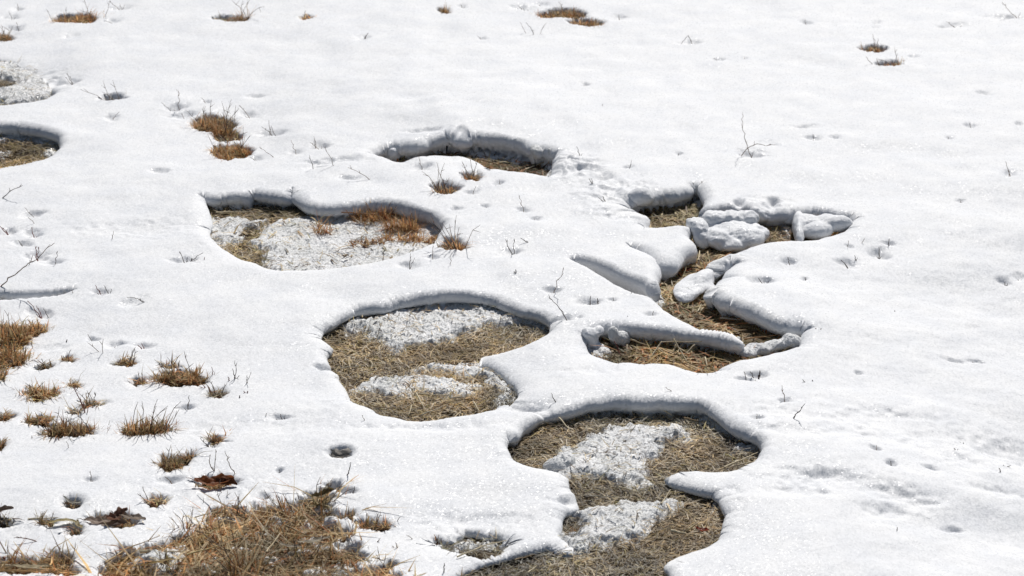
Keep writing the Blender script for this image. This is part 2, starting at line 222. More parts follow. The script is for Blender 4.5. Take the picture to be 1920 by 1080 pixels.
 (1221,588,[(4,-13)],'short stalk near the left bank of the channel',.0011,DK,(12,3)),(1180,596,[(-4,-2)],'tiny stub between the crack and the snow bar',.0012,DK,None),
 (1176,642,[[(-14,-20),(-24,-42)],(-18,-26)],'twig leaning over the wet lumps at the left of the snow bar',.0014,RED,None),(1190,546,[(-8,-20)],'thin stalk at the end of the diagonal crack',.001,DK,None),(1209,548,[(-1,-8)],'dark stub at the tip of the diagonal crack',.0016,DK,None),
 (1383,407,[(-2,-12),(-11,-22)],'dark twig on top of the lumpy snow block, left of two',.0016,DK,None),(1397,408,[(3,-16)],'dark twig on top of the lumpy snow block, right of two',.0018,DK,None),
 (1484,486,[(-7,-16),(-10,-3),(4,-3)],'small branched sprig on the snow shelf right of the channel, nearest to it',.0012,DK,(14,4)),(1593,487,[(-16,-16),(-8,-8)],'dark leaning sprig in a hollow on the right shelf',.0016,DK,(24,5)),
 (1605,480,[(-2,-10),(3,-6)],'short sprig just right of the dark leaning one',.0013,DK,None),(1592,456,[(-2,-17)],'faint upright stalk behind the dark leaning sprig',.0008,BR,(8,2)),(1616,450,[(5,-9)],'faint short stalk behind the dark leaning sprig, farther right',.0009,BR,None),
 (1650,468,[(-2,-22),(3,-6),(-5,-5)],'dark stub in a round hollow on the right shelf',.0016,DK,(17,6)),(1668,453,[(-1,-16)],'upright stub behind the round hollow on the right shelf',.0014,DK,(10,2)),
 (1434,521,[(-12,-12),(-2,-8),(8,-6),(4,-4)],'row of short dark stubs in a hollow right of the channel',.0013,DK,(24,5)),(1511,515,[(-1,-8)],'small lone stub right of the row of dark stubs',.0014,DK,(7,3)),(1383,513,[(-3,-10),(3,-3)],'faint stub near the snow shelf edge left of the row',.0009,BR,(10,3)),
 (1803,374,[(-2,-9),(-8,-1)],'faint sprig on the right snow, level with the channel head',.0009,BR,(9,2)),(1886,522,[(-1,-10),(5,-6)],'small dark sprig in a hollow at the right edge',.0014,DK,(14,4)),(1915,514,[(-6,-2)],'low dark stub cut by the right edge',.0012,DK,(12,4)),
 (1680,573,[(-2,-3)],'tiny crumb on the wide right snow',.0018,DK,None),(1832,677,[(-10,-6)],'faint lying stalk on the right snow',.0009,BR,(16,2)),(1790,672,[(6,-2)],'short stalk in a grey slot on the right snow',.001,BR,None),
 (1403,706,[(-8,-20)],'thin leaning stalk below the channel mouth, left of three',.0012,DK,(20,3)),(1418,698,[(-12,-18)],'thin leaning stalk below the channel mouth, middle of three',.0012,DK,None),(1423,698,[(2,-16),(-1,-10)],'thick dark stub below the channel mouth, right of three',.0026,DK,(18,4)),
 (1413,708,[(-6,-2),(4,-5)],'dark crumb under the three stalks below the channel mouth',.0014,DK,None),(1514,713,[(-9,-6)],'short lying stalk on the snow right of the three stalks',.0012,DK,None),(1526,711,[(-3,-3)],'dark dot-like stub right of the short lying stalk',.0018,DK,None),
 (162,774,[[(-10,-22),(-22,-48)],(6,-12)],'tall red twig above the full round tuft',.0015,RED,None),(174,760,[(6,-34),(3,-12)],'tall forked twig right of the tall red one',.0013,DK,None),(196,758,[(-4,-8)],'red sprig in a grey hollow beside the tall forked twig',.0016,RED,(12,4)),
 (175,812,[[(-8,-22),(-22,-46)]],'thin curved twig rising from the full round tuft',.0012,DK,None),(352,764,[(5,-34),(-6,-8)],'curved twig in a hollow above the fan-shaped tuft',.0012,DK,(18,4)),
 (388,728,[(-8,-8),(-14,-3)],'red twiglets above the dark wiry tuft',.0014,RED,None),(461,737,[(4,-4),(-4,-4)],'red crumb of leaf right of the dark wiry tuft',.0022,RED,None),(448,747,[(2,-5)],'dark dot beside the red crumb',.002,DK,None),
 (529,784,[(-3,-14),(5,-10),(-12,-4)],'short forked twig alone left of the central opening',.0012,DK,(20,3)),(498,780,[(2,-6)],'short stub left of the lone forked twig',.0011,DK,None),(400,838,[(-14,-10),(-23,-24)],'dark twig below the small tuft with two stalks',.0013,DK,(16,3)),
 (128,840,[(-2,-14)],'hair-thin stalk below the full round tuft',.0008,BR,None),(170,901,[(0,-22),(4,-6)],'thin stalk below the dark sprig in the grey hollow',.001,BR,(10,3)),(325,903,[[(-6,-8),(-16,-16)]],'thin stalk at the end of a grey groove beside the brown leaf',.0012,BR,(24,4)),
 (443,891,[[(-12,-16),(-18,-46)]],'tall thin stalk rising behind the brown leaf, right one',.0011,BR,None),(402,886,[[(-8,-14),(-6,-34)],(4,-40)],'tall crooked stalk rising behind the brown leaf, left one',.0012,BR,None),(497,932,[(10,-12),(-6,-8)],'faint twig in a small grey groove right of the brown leaf',.0009,BR,(14,4)),
 (525,884,[(-1,-12),(5,-2)],'lone thin stub right of the brown leaf',.001,DK,(8,3)),(381,942,[(1,-8)],'faint twiglet between the brown leaf and the bare patch',.0009,BR,None),(78,1014,[[(-20,-4),(-50,-8)]],'brown stick lying flat on the snow in the lower left corner',.0014,(.16,.08,.06),None),
 (10,1044,[[(0,-6),(-4,-10)]],'dark upright leaf tip at the lower left edge',.003,RED,None),(660,924,[(5,-18),(-4,-8)],'small twig in the grey hollow right of the olive tuft',.0013,DK,None),(650,893,[[(6,-12),(8,-26)]],'dark thin stalk under the curled pale leaf',.0013,DK,None),
 (718,978,[(-2,-28),(14,-12)],'dark upright stalk in the loose tuft right of the bare patch',.0016,DK,None),(742,978,[(10,-10)],'thin slanting stalk right of the dark upright one',.0009,BR,None),(778,1012,[[(-6,-6),(-16,-10)]],'faint curved stalk on the thin snow at the bottom',.0009,BR,None),
 (745,1030,[(-3,-10),(-10,-4)],'brown twiglets on the thin snow at the bottom',.0014,(.2,.12,.08),None),(833,1075,[(0,-18)],'dark stub at the bottom edge left of the lowest opening',.0014,DK,None),(1044,754,[(-11,-16)],'short stalk between the central and the lowest opening',.0012,DK,None),
 (684,790,[(-5,-10)],'faint stalk just below the central opening',.0009,BR,None),(775,784,[(0,-14),(-4,-22)],'dark stub in the front rim of the central opening',.002,DK,None),(1263,735,[(-16,-8)],'faint lying stalk above the lowest opening',.0009,BR,None),
 (1475,748,[(-9,-34)],'slim leaning stalk above the right end of the lowest opening',.001,BR,(14,3)),(1421,784,[(-2,-14)],'short stub beside the back rim of the lowest opening',.0011,DK,(12,4)),(1485,786,[(10,-14),(22,-30)],'dark stalk leaning right with a hollow behind it',.0014,DK,None),
 (1643,849,[(-1,-17)],'thin stub in the rippled lower right snow, higher of two',.0009,BR,(10,3)),(1670,877,[(-1,-15),(2,-4)],'dark stub in a hollow of the rippled lower right snow',.0014,DK,(12,5)),(1804,829,[(-4,-3),(3,-2)],'dark crumb on the far right rippled snow',.0018,DK,None),
 (1792,848,[(-4,-4),(4,-3)],'brownish crumb left below the dark crumb on the rippled snow',.0014,BR,None),(1844,847,[(-3,-3)],'dark fleck farther right on the rippled snow',.0018,DK,None),(1877,898,[(-6,-9)],'short dark dash near the lower right edge',.0014,DK,None),(1884,885,[(10,-2),(-4,-3)],'low flat stub above the short dark dash',.0014,DK,None),
 (1682,996,[(0,-7)],'tiny upright stub in the lowest right snow',.0012,DK,None),(1447,602,[(4,-2)],'brown crumb at the right tip of the channel',.002,BR,None),(1535,613,[(-6,-2),(5,-2)],'brown crumbs just beyond the right tip of the channel',.002,BR,None),
]
for q in TW:
    if len(q) > 6 and q[6]: dimple(q[0]-q[6][0]*.15, q[1]-1.5, q[6][0]*.9, q[6][1]*1.05, .0055+.0014*q[6][1])

def poly_sd(P, x, y):                # signed distance (inside < 0) and the nearest point
    best = np.full(x.shape, 1e9); nx = np.zeros(x.shape); ny = np.zeros(x.shape); ins = np.zeros(x.shape, bool)
    n = len(P)
    for i in range(n):
        ax, ay = P[i]; bx, by = P[(i+1) % n]; ex, ey = bx-ax, by-ay
        t = np.clip(((x-ax)*ex+(y-ay)*ey)/(ex*ex+ey*ey+1e-12), 0, 1)
        qx = ax+t*ex; qy = ay+t*ey; d = (x-qx)**2+(y-qy)**2
        m = d < best; best = np.where(m, d, best); nx = np.where(m, qx, nx); ny = np.where(m, qy, ny)
        c = (ay > y) != (by > y)
        ins ^= c & (x < (ex)*(y-ay)/(ey if abs(ey) > 1e-12 else 1e-12)+ax)
    d = np.sqrt(best); return np.where(ins, -d, d), nx, ny
def smooth_poly(P, it=1):
    for _ in range(it):
        Q = np.empty((len(P)*2, 2)); N = np.roll(P, -1, 0); Q[0::2] = P*.75+N*.25; Q[1::2] = P*.25+N*.75; P = Q
    return P
for h_ in HOLES: h_['P'] = smooth_poly(h_['P'])

MOUNDS = []
for q in WELLS[:-1]:
    x, y = snow_at(np.array([q[0]]), np.array([q[1]])); s, sg, su = scale_at(q[0], q[1])
    f = {637: 0, 137: 0, 215: .3, 402: .3}.get(q[0], .68)
    MOUNDS.append((float(x[0]), float(y[0]), q[2]/s*1.05, q[3]/sg*1.15, f*float(thick(x, y)[0])))
def soil_z(x, y):
    x = np.asarray(x, float); y = np.asarray(y, float)
    z = np.zeros(x.shape)
    for a, b, rx, ry, h in MOUNDS:
        if h <= 0: continue
        z = np.maximum(z, h*np.exp(-(((x-a)/rx)**2+((y-b)/ry)**2)**2))
    return z + shade_fall(x, y) + .0035*fbm(x, y, 9, 3, 2) + .0022*fbm(x, y, 60, 2, 4)
def fields(x, y):                    # opening distance, direction into the snow, lip, undercut
    S = np.full(x.shape, 1.0); DX = np.zeros(x.shape); DY = np.zeros(x.shape)
    L = np.full(x.shape, .02); U = np.zeros(x.shape)
    wx = fbm(x, y, 13, 2, 1, .5); wy = fbm(x, y, 13, 2, 3, .5); hx_ = fbm(x, y, 48, 3, 2, .6); hy_ = fbm(x, y, 48, 3, 0, .6)
    for h_ in HOLES:
        P = h_['P']; m = .12
        k = np.nonzero((x > P[:,0].min()-m) & (x < P[:,0].max()+m) & (y > P[:,1].min()-m) & (y < P[:,1].max()+m))[0]
        if not len(k): continue
        fine = 1.0 if h_['name'] in ('well', 'P', 'Q', 'R') else .22
        xs = x[k]+(wx[k]*1.2+hx_[k]*fine)*h_['warp']; ys = y[k]+(wy[k]*1.5+hy_[k]*fine*1.3)*h_['warp']
        d, qx, qy = poly_sd(P, xs, ys)
        sg = np.where(d < 0, -1, 1)/np.maximum(np.abs(d), 1e-5)
        m2 = d < S[k]; kk = k[m2]
        S[kk] = d[m2]; DX[kk] = ((xs-qx)*sg)[m2]; DY[kk] = ((ys-qy)*sg)[m2]; L[kk] = h_['lip']; U[kk] = h_['under']
    return S, DX, DY, L, U
def crust_z(x, y):
    Z = np.full(x.shape, -.03)
    for P, h, r, e in CRUST:
        m = .05
        k = np.nonzero((x > P[:,0].min()-m) & (x < P[:,0].max()+m) & (y > P[:,1].min()-m) & (y < P[:,1].max()+m))[0]
        if not len(k): continue
        xs, ys = x[k], y[k]
        d, _, _ = poly_sd(P, xs+.022*fbm(xs, ys, 28, 4, 2, .65), ys+.035*fbm(xs, ys, 28, 4, 5, .65))
        prof = sst(-d, -.030, e*1.3)
        rg = fbm(xs, ys, 110, 3, 4, .8); r2 = fbm(xs, ys, 20, 2, 0); r3 = fbm(xs, ys, 50, 3, 1, .7)
        z = -.012 + (h*.85+.012)*prof + r*.55*rg + .005*r2 + .0065*r3*(1.15-prof)
        Z[k] = np.maximum(Z[k], z)
    return Z
def snow_field(x, y):
    H = thick(x, y)
    top = H + .004*fbm(x, y, 1.3, 3, 0) + (.0042-.0026*sst(y, 5.2, 6.6))*fbm(x*.6, y*1.3, 6, 3, 5) + .0005*fbm(x, y, 55, 3, 2, .7)
    # the lower right lies in gentle wind ripples
    rp = sst(x, .25, .9)*(1-sst(y, 4.9, 6.0))
    top += rp*(.020*fbm(x*.6, y*1.3, 3.4, 2, 3) + .0016*fbm(x, y*1.4, 22, 2, 1))
    for a, b, rx, ry, dp in DIMPLES:
        k = (np.abs(x-a) < 2.2*rx) & (np.abs(y-b) < 2.2*ry)
        xx = x[k]; yy = y[k]
        u = (xx-a)/rx + .35*vn(xx*60+a*99, yy*60, 1); v = (yy-b)/ry + .35*vn(xx*60, yy*60+a*99, 2) + .5*u*math.sin(a*811)*.6
        v = v*(1+.35*u*math.cos(b*733)); top[k] -= dp*np.exp(-(u*u+v*v)**1.25)
    for a, b, rx, ry, am in ROUGH:
        k = (np.abs(x-a) < 1.6*rx) & (np.abs(y-b) < 1.6*ry); xx = x[k]; yy = y[k]
        r2 = ((xx-a)/rx)**2+((yy-b)/ry)**2; ms = np.exp(-r2**1.5)
        bl = 1-np.abs(fbm(xx, yy*.8, 15, 4, 3, .6))*2.2
        top[k] += am*ms*(bl-.6)*.8
    S, DX, DY, L, U = fields(x, y)
    top = np.maximum(top, .007)*(1+.12*fbm(x, y, 7, 2, 1))
    Lr = np.where(L > .05, L, np.minimum(L, .62*top+.012)*.85)*np.clip(1+.9*fbm(x, y, 8, 2, 4), .65, 1.8)
    n1 = fbm(x, y, 9, 2, 2)
    away = np.clip(DX*math.sin(SUN_AZ)+DY*math.cos(SUN_AZ), -1, 1)     # walls turned from the sun stay sharp, sunny ones slump
    Lr = np.maximum(Lr*(1.0-.48*away), np.where(L < .02, .012, .0185))
    rec = U*4.0*np.clip(away, 0, 1)
    t = np.clip(S/Lr, 0, 1)
    base = -.012
    # profile of the melted edge: up the wall first (leaning over), then a rounded lip
    ph = np.clip((t-.5)/.5, 0, 1)*math.pi/2; up = np.sin(np.clip(t/.5, 0, 1)*math.pi/2)
    zz = np.where(t < .5, .64*up, .64+.36*np.sin(ph))
    un = U*(1.0+1.2*n1)
    off = np.where(t < .5, rec*(1-up)-un*up, -un+(Lr+un)*(1-np.cos(ph)))
    sh = np.where((S > 0) & (S < Lr), off-S, 0)
    z = np.where(S <= 0, base, base+(top-base)*zz)
    # loose fringe of melting snow: fine icy roughness near the rims
    near = np.exp(-np.clip(S, 0, 1)/.03)*(S > 0)
    z = z + near*.0012*fbm(x, y, 75, 3, 5, .7)*(t > .1)
    cz = crust_z(x, y); ins = S < Lr*.25
    z = np.where(ins, np.maximum(z, cz), np.maximum(z, np.where(t < .9, cz, -1))) + shade_fall(x, y)
    return x+DX*sh, y+DY*sh, z, S, ins & (cz > -.02)

# ------------------------------------------------------------ materials
def mat(name, color=(.5,.5,.5), rough=.8, spec=.3):
    m = bpy.data.materials.new(name); m.use_nodes = True
    b = m.node_tree.nodes['Principled BSDF']; b.inputs['Base Color'].default_value = (*color, 1)
    b.inputs['Roughness'].default_value = rough; b.inputs['Specular IOR Level'].default_value = spec
    return m, m.node_tree, b
def N(nt, t, **kw):
    n = nt.nodes.new(t)
    for k, v in kw.items():
        if k in n.inputs: n.inputs[k].default_value = v
        else: setattr(n, k, v)
    return n
def snow_material(name, icy=False, dirty=False):
    m, nt, b = mat(name, (.87, .885, .91), .6, .22)
    L = nt.links.new
    tc = N(nt, 'ShaderNodeTexCoord')
    n1 = N(nt, 'ShaderNodeTexNoise', Scale=260.0, Detail=3.0, Roughness=.75); L(tc.outputs['Object'], n1.inputs['Vector'])
    n2 = N(nt, 'ShaderNodeTexNoise', Scale=75.0, Detail=3.0, Roughness=.6); L(tc.outputs['Object'], n2.inputs['Vector'])
    b1 = N(nt, 'ShaderNodeBump', Strength=.42 if not icy else .8, Distance=.0016 if not icy else .003); L(n1.outputs[0], b1.inputs['Height'])
    b2 = N(nt, 'ShaderNodeBump', Strength=.3, Distance=.0014 if not icy else .004); L(n2.outputs[0], b2.inputs['Height']); L(b1.outputs[0], b2.inputs['Normal'])
    # ice grains: each cell is a facet with its own tilt, a few are glossy
    vo = N(nt, 'ShaderNodeTexVoronoi', Scale=330.0 if not icy else 260.0); L(tc.outputs['Object'], vo.inputs['Vector'])
    sep = N(nt, 'ShaderNodeSeparateColor'); L(vo.outputs['Color'], sep.inputs[0])
    gt = N(nt, 'ShaderNodeMath', operation='GREATER_THAN'); L(sep.outputs[0], gt.inputs[0]); gt.inputs[1].default_value = .93 if not icy else .75
    mr = N(nt, 'ShaderNodeMapRange'); L(gt.outputs[0], mr.inputs[0]); mr.inputs[3].default_value = .6; mr.inputs[4].default_value = .22
    L(mr.outputs[0], b.inputs['Roughness'])
    geo = N(nt, 'ShaderNodeNewGeometry')
    sub = N(nt, 'ShaderNodeVectorMath', operation='SUBTRACT'); L(vo.outputs['Color'], sub.inputs[0]); sub.inputs[1].default_value = (.5,.5,.5)
    scl = N(nt, 'ShaderNodeVectorMath', operation='SCALE'); L(sub.outputs[0], scl.inputs[0]); scl.inputs['Scale'].default_value = .24 if not icy else .7
    add = N(nt, 'ShaderNodeVectorMath', operation='ADD'); L(b2.outputs[0], add.inputs[0]); L(scl.outputs[0], add.inputs[1])
    nr = N(nt, 'ShaderNodeVectorMath', operation='NORMALIZE'); L(add.outputs[0], nr.inputs[0])
    L(nr.outputs[0], b.inputs['Normal'])
    # a faint mottling of wetter, greyer snow
    n3 = N(nt, 'ShaderNodeTexNoise', Scale=14.0, Detail=4.0); L(tc.outputs['Object'], n3.inputs['Vector'])
    cr = N(nt, 'ShaderNodeValToRGB'); L(n3.outputs[0], cr.inputs[0])
    cr.color_ramp.elements[0].position = .3; cr.color_ramp.elements[0].color = (.76,.775,.80,1) if not icy else (.66,.67,.66,1)
    cr.color_ramp.elements[1].position = .65; cr.color_ramp.elements[1].color = (.825,.832,.84,1) if not icy else (.84,.845,.85,1)
    L(cr.outputs[0], b.inputs['Base Color'])
    if dirty:                        # straw and dirt frozen into thin ice
        n4 = N(nt, 'ShaderNodeTexNoise', Scale=120.0, Detail=4.0, Roughness=.7, Distortion=.8); L(tc.outputs['Object'], n4.inputs['Vector'])
        c2 = N(nt, 'ShaderNodeValToRGB'); L(n4.outputs[0], c2.inputs[0]); e = c2.color_ramp.elements
        e[0].position = .36; e[0].color = (.20,.16,.11,1); e[1].position = .47; e[1].color = (1,1,1,1)
        mu = N(nt, 'ShaderNodeMixRGB', blend_type='MULTIPLY'); mu.inputs[0].default_value = .6; L(cr.outputs[0], mu.inputs[1]); L(c2.outputs[0], mu.inputs[2]); L(mu.outputs[0], b.inputs['Base Color'])
    b.inputs['Subsurface Weight'].default_value = .0; b.inputs['Subsurface Radius'].default_value = (.9, 1, 1.1); b.inputs['Subsurface Scale'].default_value = .006
    return m
M_snow = snow_material('snow'); M_chunk = snow_material('wet_snow', True); M_ice = snow_material('thin_dirty_ice', True, True)
def soil_material():
    m, nt, b = mat('matted_soil', rough=.95, spec=.15); L = nt.links.new
    tc = N(nt, 'ShaderNodeTexCoord')
    n1 = N(nt, 'ShaderNodeTexNoise', Scale=45.0, Detail=6.0, Roughness=.7); L(tc.outputs['Object'], n1.inputs['Vector'])
    cr = N(nt, 'ShaderNodeValToRGB'); L(n1.outputs[0], cr.inputs[0]); e = cr.color_ramp.elements
    e[0].position = .3; e[0].color = (.035,.026,.018,1); e[1].position = .7; e[1].color = (.20,.155,.10,1)
    mp = N(nt, 'ShaderNodeMapping'); mp.inputs['Scale'].default_value = (1, .25, 1); mp.inputs['Rotation'].default_value = (0, 0, 1.2); L(tc.outputs['Object'], mp.inputs[0])
    n2 = N(nt, 'ShaderNodeTexNoise', Scale=260.0, Detail=3.0, Distortion=1.5); L(mp.outputs[0], n2.inputs['Vector'])
    mx = N(nt, 'ShaderNodeMixRGB', blend_type='OVERLAY'); mx.inputs[0].default_value = .8; L(cr.outputs[0], mx.inputs[1]); L(n2.outputs[0], mx.inputs[2])
    L(mx.outputs[0], b.inputs['Base Color'])
    bp = N(nt, 'ShaderNodeBump', Strength=.9, Distance=.004); L(n2.outputs[0], bp.inputs['Height']); L(bp.outputs[0], b.inputs['Normal'])
    return m
M_soil = soil_material()
def blade_material(name, rough=.6, trans=.15):
    m, nt, b = mat(name, rough=rough, spec=.3); L = nt.links.new
    at_ = N(nt, 'ShaderNodeAttribute', attribute_name='tint')
    tc = N(nt, 'ShaderNodeTexCoord'); n = N(nt, 'ShaderNodeTexNoise', Scale=180.0, Detail=2.0); L(tc.outputs['Object'], n.inputs['Vector'])
    mr = N(nt, 'ShaderNodeMapRange'); L(n.outputs[0], mr.inputs[0]); mr.inputs[3].default_value = .65; mr.inputs[4].default_value = 1.3
    mu = N(nt, 'ShaderNodeVectorMath', operation='SCALE'); L(at_.outputs['Color'], mu.inputs[0]); L(mr.outputs[0], mu.inputs['Scale'])
    L(mu.outputs[0], b.inputs['Base Color'])
    tr = N(nt, 'ShaderNodeBsdfTranslucent'); L(mu.outputs[0], tr.inputs[0])
    mx = N(nt, 'ShaderNodeMixShader'); mx.inputs[0].default_value = trans; L(b.outputs[0], mx.inputs[1]); L(tr.outputs[0], mx.inputs[2])
    L(mx.outputs[0], nt.nodes['Material Output'].inputs[0])
    return m
M_blade = blade_material('dry_grass', .55, .5)
M_twig = blade_material('dry_stem', .7, 0)
M_leaf = blade_material('dead_leaf', .5, .45)

# ------------------------------------------------------------ object helpers
def tag(o, label=None, cat=None, group=None, kind=None):
    if label: o['label'] = label
    if cat: o['category'] = cat
    if group: o['group'] = group
    if kind: o['kind'] = kind
    return o
def mesh_np(name, V, F, m, parent=None, tint=None, smooth=True):
    V = np.asarray(V, np.float32); F = np.asarray(F, np.int32); k = F.shape[1]
    me = bpy.data.meshes.new(name); me.vertices.add(len(V)); me.vertices.foreach_set('co', V.ravel())
    me.loops.add(F.size); me.loops.foreach_set('vertex_index', F.ravel())
    me.polygons.add(len(F)); me.polygons.foreach_set('loop_start', np.arange(0, F.size, k, dtype=np.int32))
    me.update(calc_edges=True)
    if smooth: me.polygons.foreach_set('use_smooth', np.ones(len(F), bool))
    if tint is not None:
        a = me.color_attributes.new('tint', 'FLOAT_COLOR', 'POINT')
        a.data.foreach_set('color', np.concatenate([tint, np.ones((len(tint), 1))], 1).astype(np.float32).ravel())
    me.materials.append(m)
    o = bpy.data.objects.new(name, me); col.objects.link(o); o.parent = parent
    return o
def spaced(lo, hi, n, g, far_lo, far_hi, kn):
    a = np.linspace(lo, hi, n) if g is None else g
    st0 = a[1]-a[0]; st1 = a[-1]-a[-2]
    def out(start, st, dist, k):
        r = 1.0
        lo_, hi_ = 1.0001, 4.0
        for _ in range(60):
            r = (lo_+hi_)/2
            if st*(r**k-1)/(r-1)*r > dist: hi_ = r
            else: lo_ = r
        return np.cumsum(st*r**np.arange(1, k+1))
    return np.concatenate([(a[0]-out(0, st0, a[0]-far_lo, kn))[::-1], a, a[-1]+out(0, st1, far_hi-a[-1], kn)])
def fan_grid(nx, ny):
    yy = 3.32*(8.1/3.32)**np.linspace(0, 1, ny)
    ys = spaced(0, 0, 0, yy, -40, 90, 26)
    ss = spaced(-1, 1, nx, None, -45, 45, 26)
    hw = .262*np.clip(ys, 3.2, None)+.04
    X = ss[None,:]*hw[:,None]; Y = np.repeat(ys[:,None], len(ss), 1)
    ny_, nx_ = X.shape
    i = np.arange(ny_-1)[:,None]*nx_+np.arange(nx_-1)[None,:]
    F = np.stack([i, i+1, i+1+nx_, i+nx_], -1).reshape(-1, 4)
    return X.ravel(), Y.ravel(), F

# ------------------------------------------------------------ the ground and the snow cover
X, Y, F = fan_grid(380, 400)
tag(mesh_np('ground', np.stack([X, Y, soil_z(X, Y)], 1), F, M_soil), 'damp brown soil under the melting snow', kind='structure')
X, Y, F = fan_grid(900, 880)
sx, sy, sz, S, ICE = snow_field(X, Y)
_o = mesh_np('snow_cover', np.stack([sx, sy, sz], 1), F, M_snow); _o.data.materials.append(M_ice)
_o.data.polygons.foreach_set('material_index', ICE[F].all(1).astype(np.int32))
tag(_o, 'bright white sunlit snow with melted openings', kind='structure')
# look-up of the snow top for things standing in it
def snow_top(x, y):
    a = snow_field(np.array([x], float), np.array([y], float)); return float(a[2][0])

# ------------------------------------------------------------ dry grass: strips
STRAW = [(.52,.41,.24),(.42,.32,.17),(.32,.23,.13),(.62,.52,.35),(.16,.11,.07),(.40,.33,.15),(.26,.23,.11)]
RUST = [(.56,.28,.12),(.44,.20,.09),(.62,.37,.17),(.66,.48,.26),(.18,.09,.05),(.50,.32,.14)]
GREY = [(.34,.30,.24),(.44,.39,.31),(.24,.20,.15),(.12,.095,.075),(.56,.51,.41)]
def strips(base, dirs, length, width, curl, lift, pal, seg=3, droop=None):
    """bent tapering blades: base (n,3), heading (n), length, width; lift = starting slope"""
    n = len(base); ca, sa = np.cos(dirs), np.sin(dirs)
    p = base.copy(); el = lift.copy(); hd = dirs.copy()
    V = []; cs = np.array(pal)[rng.integers(0, len(pal), n)]*rng.uniform(.7, 1.25, (n, 1))
    for s in range(seg+1):
        f = s/seg; wd = width*(1-.85*f**2)
        V.append(p + np.stack([-np.sin(hd)*wd/2, np.cos(hd)*wd/2, np.zeros(n)], 1))
        V.append(p - np.stack([-np.sin(hd)*wd/2, np.cos(hd)*wd/2, np.zeros(n)], 1))
        st = length/seg
        p = p + np.stack([np.cos(hd)*np.cos(el)*st, np.sin(hd)*np.cos(el)*st, np.sin(el)*st], 1)
        el = el + (curl if droop is None else droop)/seg; hd = hd + rng.normal(0, .18, n)
    V = np.stack(V, 1); k = 2*(seg+1); idx = np.arange(n)[:,None]*k
    Fs = [np.concatenate([idx+2*s, idx+2*s+1, idx+2*s+3, idx+2*s+2], 1) for s in range(seg)]
    return V.reshape(-1, 3), np.stack(Fs, 1).reshape(-1, 4), np.repeat(cs, k, 0)
def litter(name_label, hname, density, pal, lmin, lmax, width, group, lift=.17):
    Ps = [h_['P'] for h_ in HOLES if h_['name'] == hname]; pts = []
    for P in Ps:
        x0, y0 = P.min(0); x1, y1 = P.max(0); x0 = max(x0, -1.9); x1 = min(x1, 1.9); y0 = max(y0, 3.35)
        n = int((x1-x0)*(y1-y0)*density)
        if n < 1: continue
        pts.append(np.stack([rng.uniform(x0, x1, n), rng.uniform(y0, y1, n)], 1))
    p = np.concatenate(pts); x, y = p[:,0], p[:,1]
    S, *_ = fields(x, y)
    if len(Ps) == 1:
        d, _, _ = poly_sd(Ps[0], x, y); S = np.where(d < .02, S, 1)
    cz = crust_z(x, y); sz = soil_z(x, y)
    dens = fbm(x, y, 16, 3, 4)
    keep = (S < .02) & ((cz < sz+.002) | (rng.random(len(x)) < np.where(cz < sz+.006, .40, .05))) & (rng.random(len(x)) < .75+.8*dens)
    x, y, sz, cz = x[keep], y[keep], sz[keep], cz[keep]; n = len(x)
    b = np.stack([x, y, np.maximum(sz, cz)+rng.uniform(.0005, .009, n)], 1)
    flow = 2.6*fbm(x, y, 5, 2, 3)
    V, F_, T = strips(b, np.where(rng.random(n) < .4, flow+rng.normal(0, .7, n)+math.pi*rng.integers(0, 2, n), rng.uniform(0, 2*math.pi, n)), rng.uniform(lmin, lmax, n)*rng.choice([1, 1, 1.7], n), rng.choice([.7, 1, 1.2, 1.5, 2.2], n)*width, rng.normal(-.5, .35, n), np.abs(rng.normal(.12, lift, n)), pal, 2)
    V[:,2] = np.maximum(V[:,2], soil_z(V[:,0], V[:,1])+.0006)
    T = 1.22*T*np.clip(1.08+.9*fbm(V[:,0], V[:,1], 9, 3, 0), .45, 1.5)[:,None]*np.stack([1+.10*fbm(V[:,0], V[:,1], 6, 2, 5), np.ones(len(V)), 1-.15*fbm(V[:,0], V[:,1], 6, 2, 5)], 1)
    o = mesh_np('dead_grass', V, F_, M_blade, tint=T)
    return tag(o, name_label, 'dead grass', group, 'stuff')
LG = 'dead grass matted in the melted openings'
litter('flattened straw at the foot of the farthest arc-shaped opening', 'A', 42000, STRAW+RUST[:2], .016, .042, .0025, LG)
litter('matted straw ringing the icy sheet of the left oval opening', 'B', 50000, STRAW+GREY[:2], .013, .034, .0020, LG)
litter('grey brown straw on the floor of the central two-lobed opening', 'C', 82000, STRAW+STRAW[:4]+GREY*2, .009, .024, .0015, LG)
litter('grey brown straw on the floor of the lowest large opening', 'E', 88000, STRAW+STRAW[:4]+GREY*3, .008, .023, .0014, LG)
litter('golden straw along the floor of the winding channel', 'G', 42000, STRAW+STRAW+RUST[:2], .016, .042, .0027, LG)
litter('straw in the small pocket at the head of the channel', 'H', 42000, STRAW, .016, .040, .0026, LG)
litter('pale straw in the opening cut by the left edge', 'I', 50000, STRAW+GREY[:2], .012, .034, .0021, LG)
litter('dark straw in the shallow opening at the upper left edge', 'J', 50000, STRAW+GREY, .012, .03, .0015, LG)
litter('tangled golden brown grass of the large bare patch at lower left', 'P', 52000, RUST[:4]+STRAW[:4]+STRAW[:4], .018, .055, .0019, LG, .3)
litter('long pale straws strewn over the large bare patch at lower left', 'P', 2600, STRAW[:4]+[(.55,.40,.20)], .05, .11, .0027, LG, .15)
litter('straw strip in the lower left corner', 'R', 46000, STRAW+RUST, .018, .055, .0020, LG, .4)
litter('straw showing through thin snow below the bright middle', 'Q', 40000, STRAW+GREY, .014, .036, .0014, LG)
litter('short dead grass at the bottoms of the small hollows', 'well', 60000, RUST+STRAW, .009, .026, .0016, LG, .5)

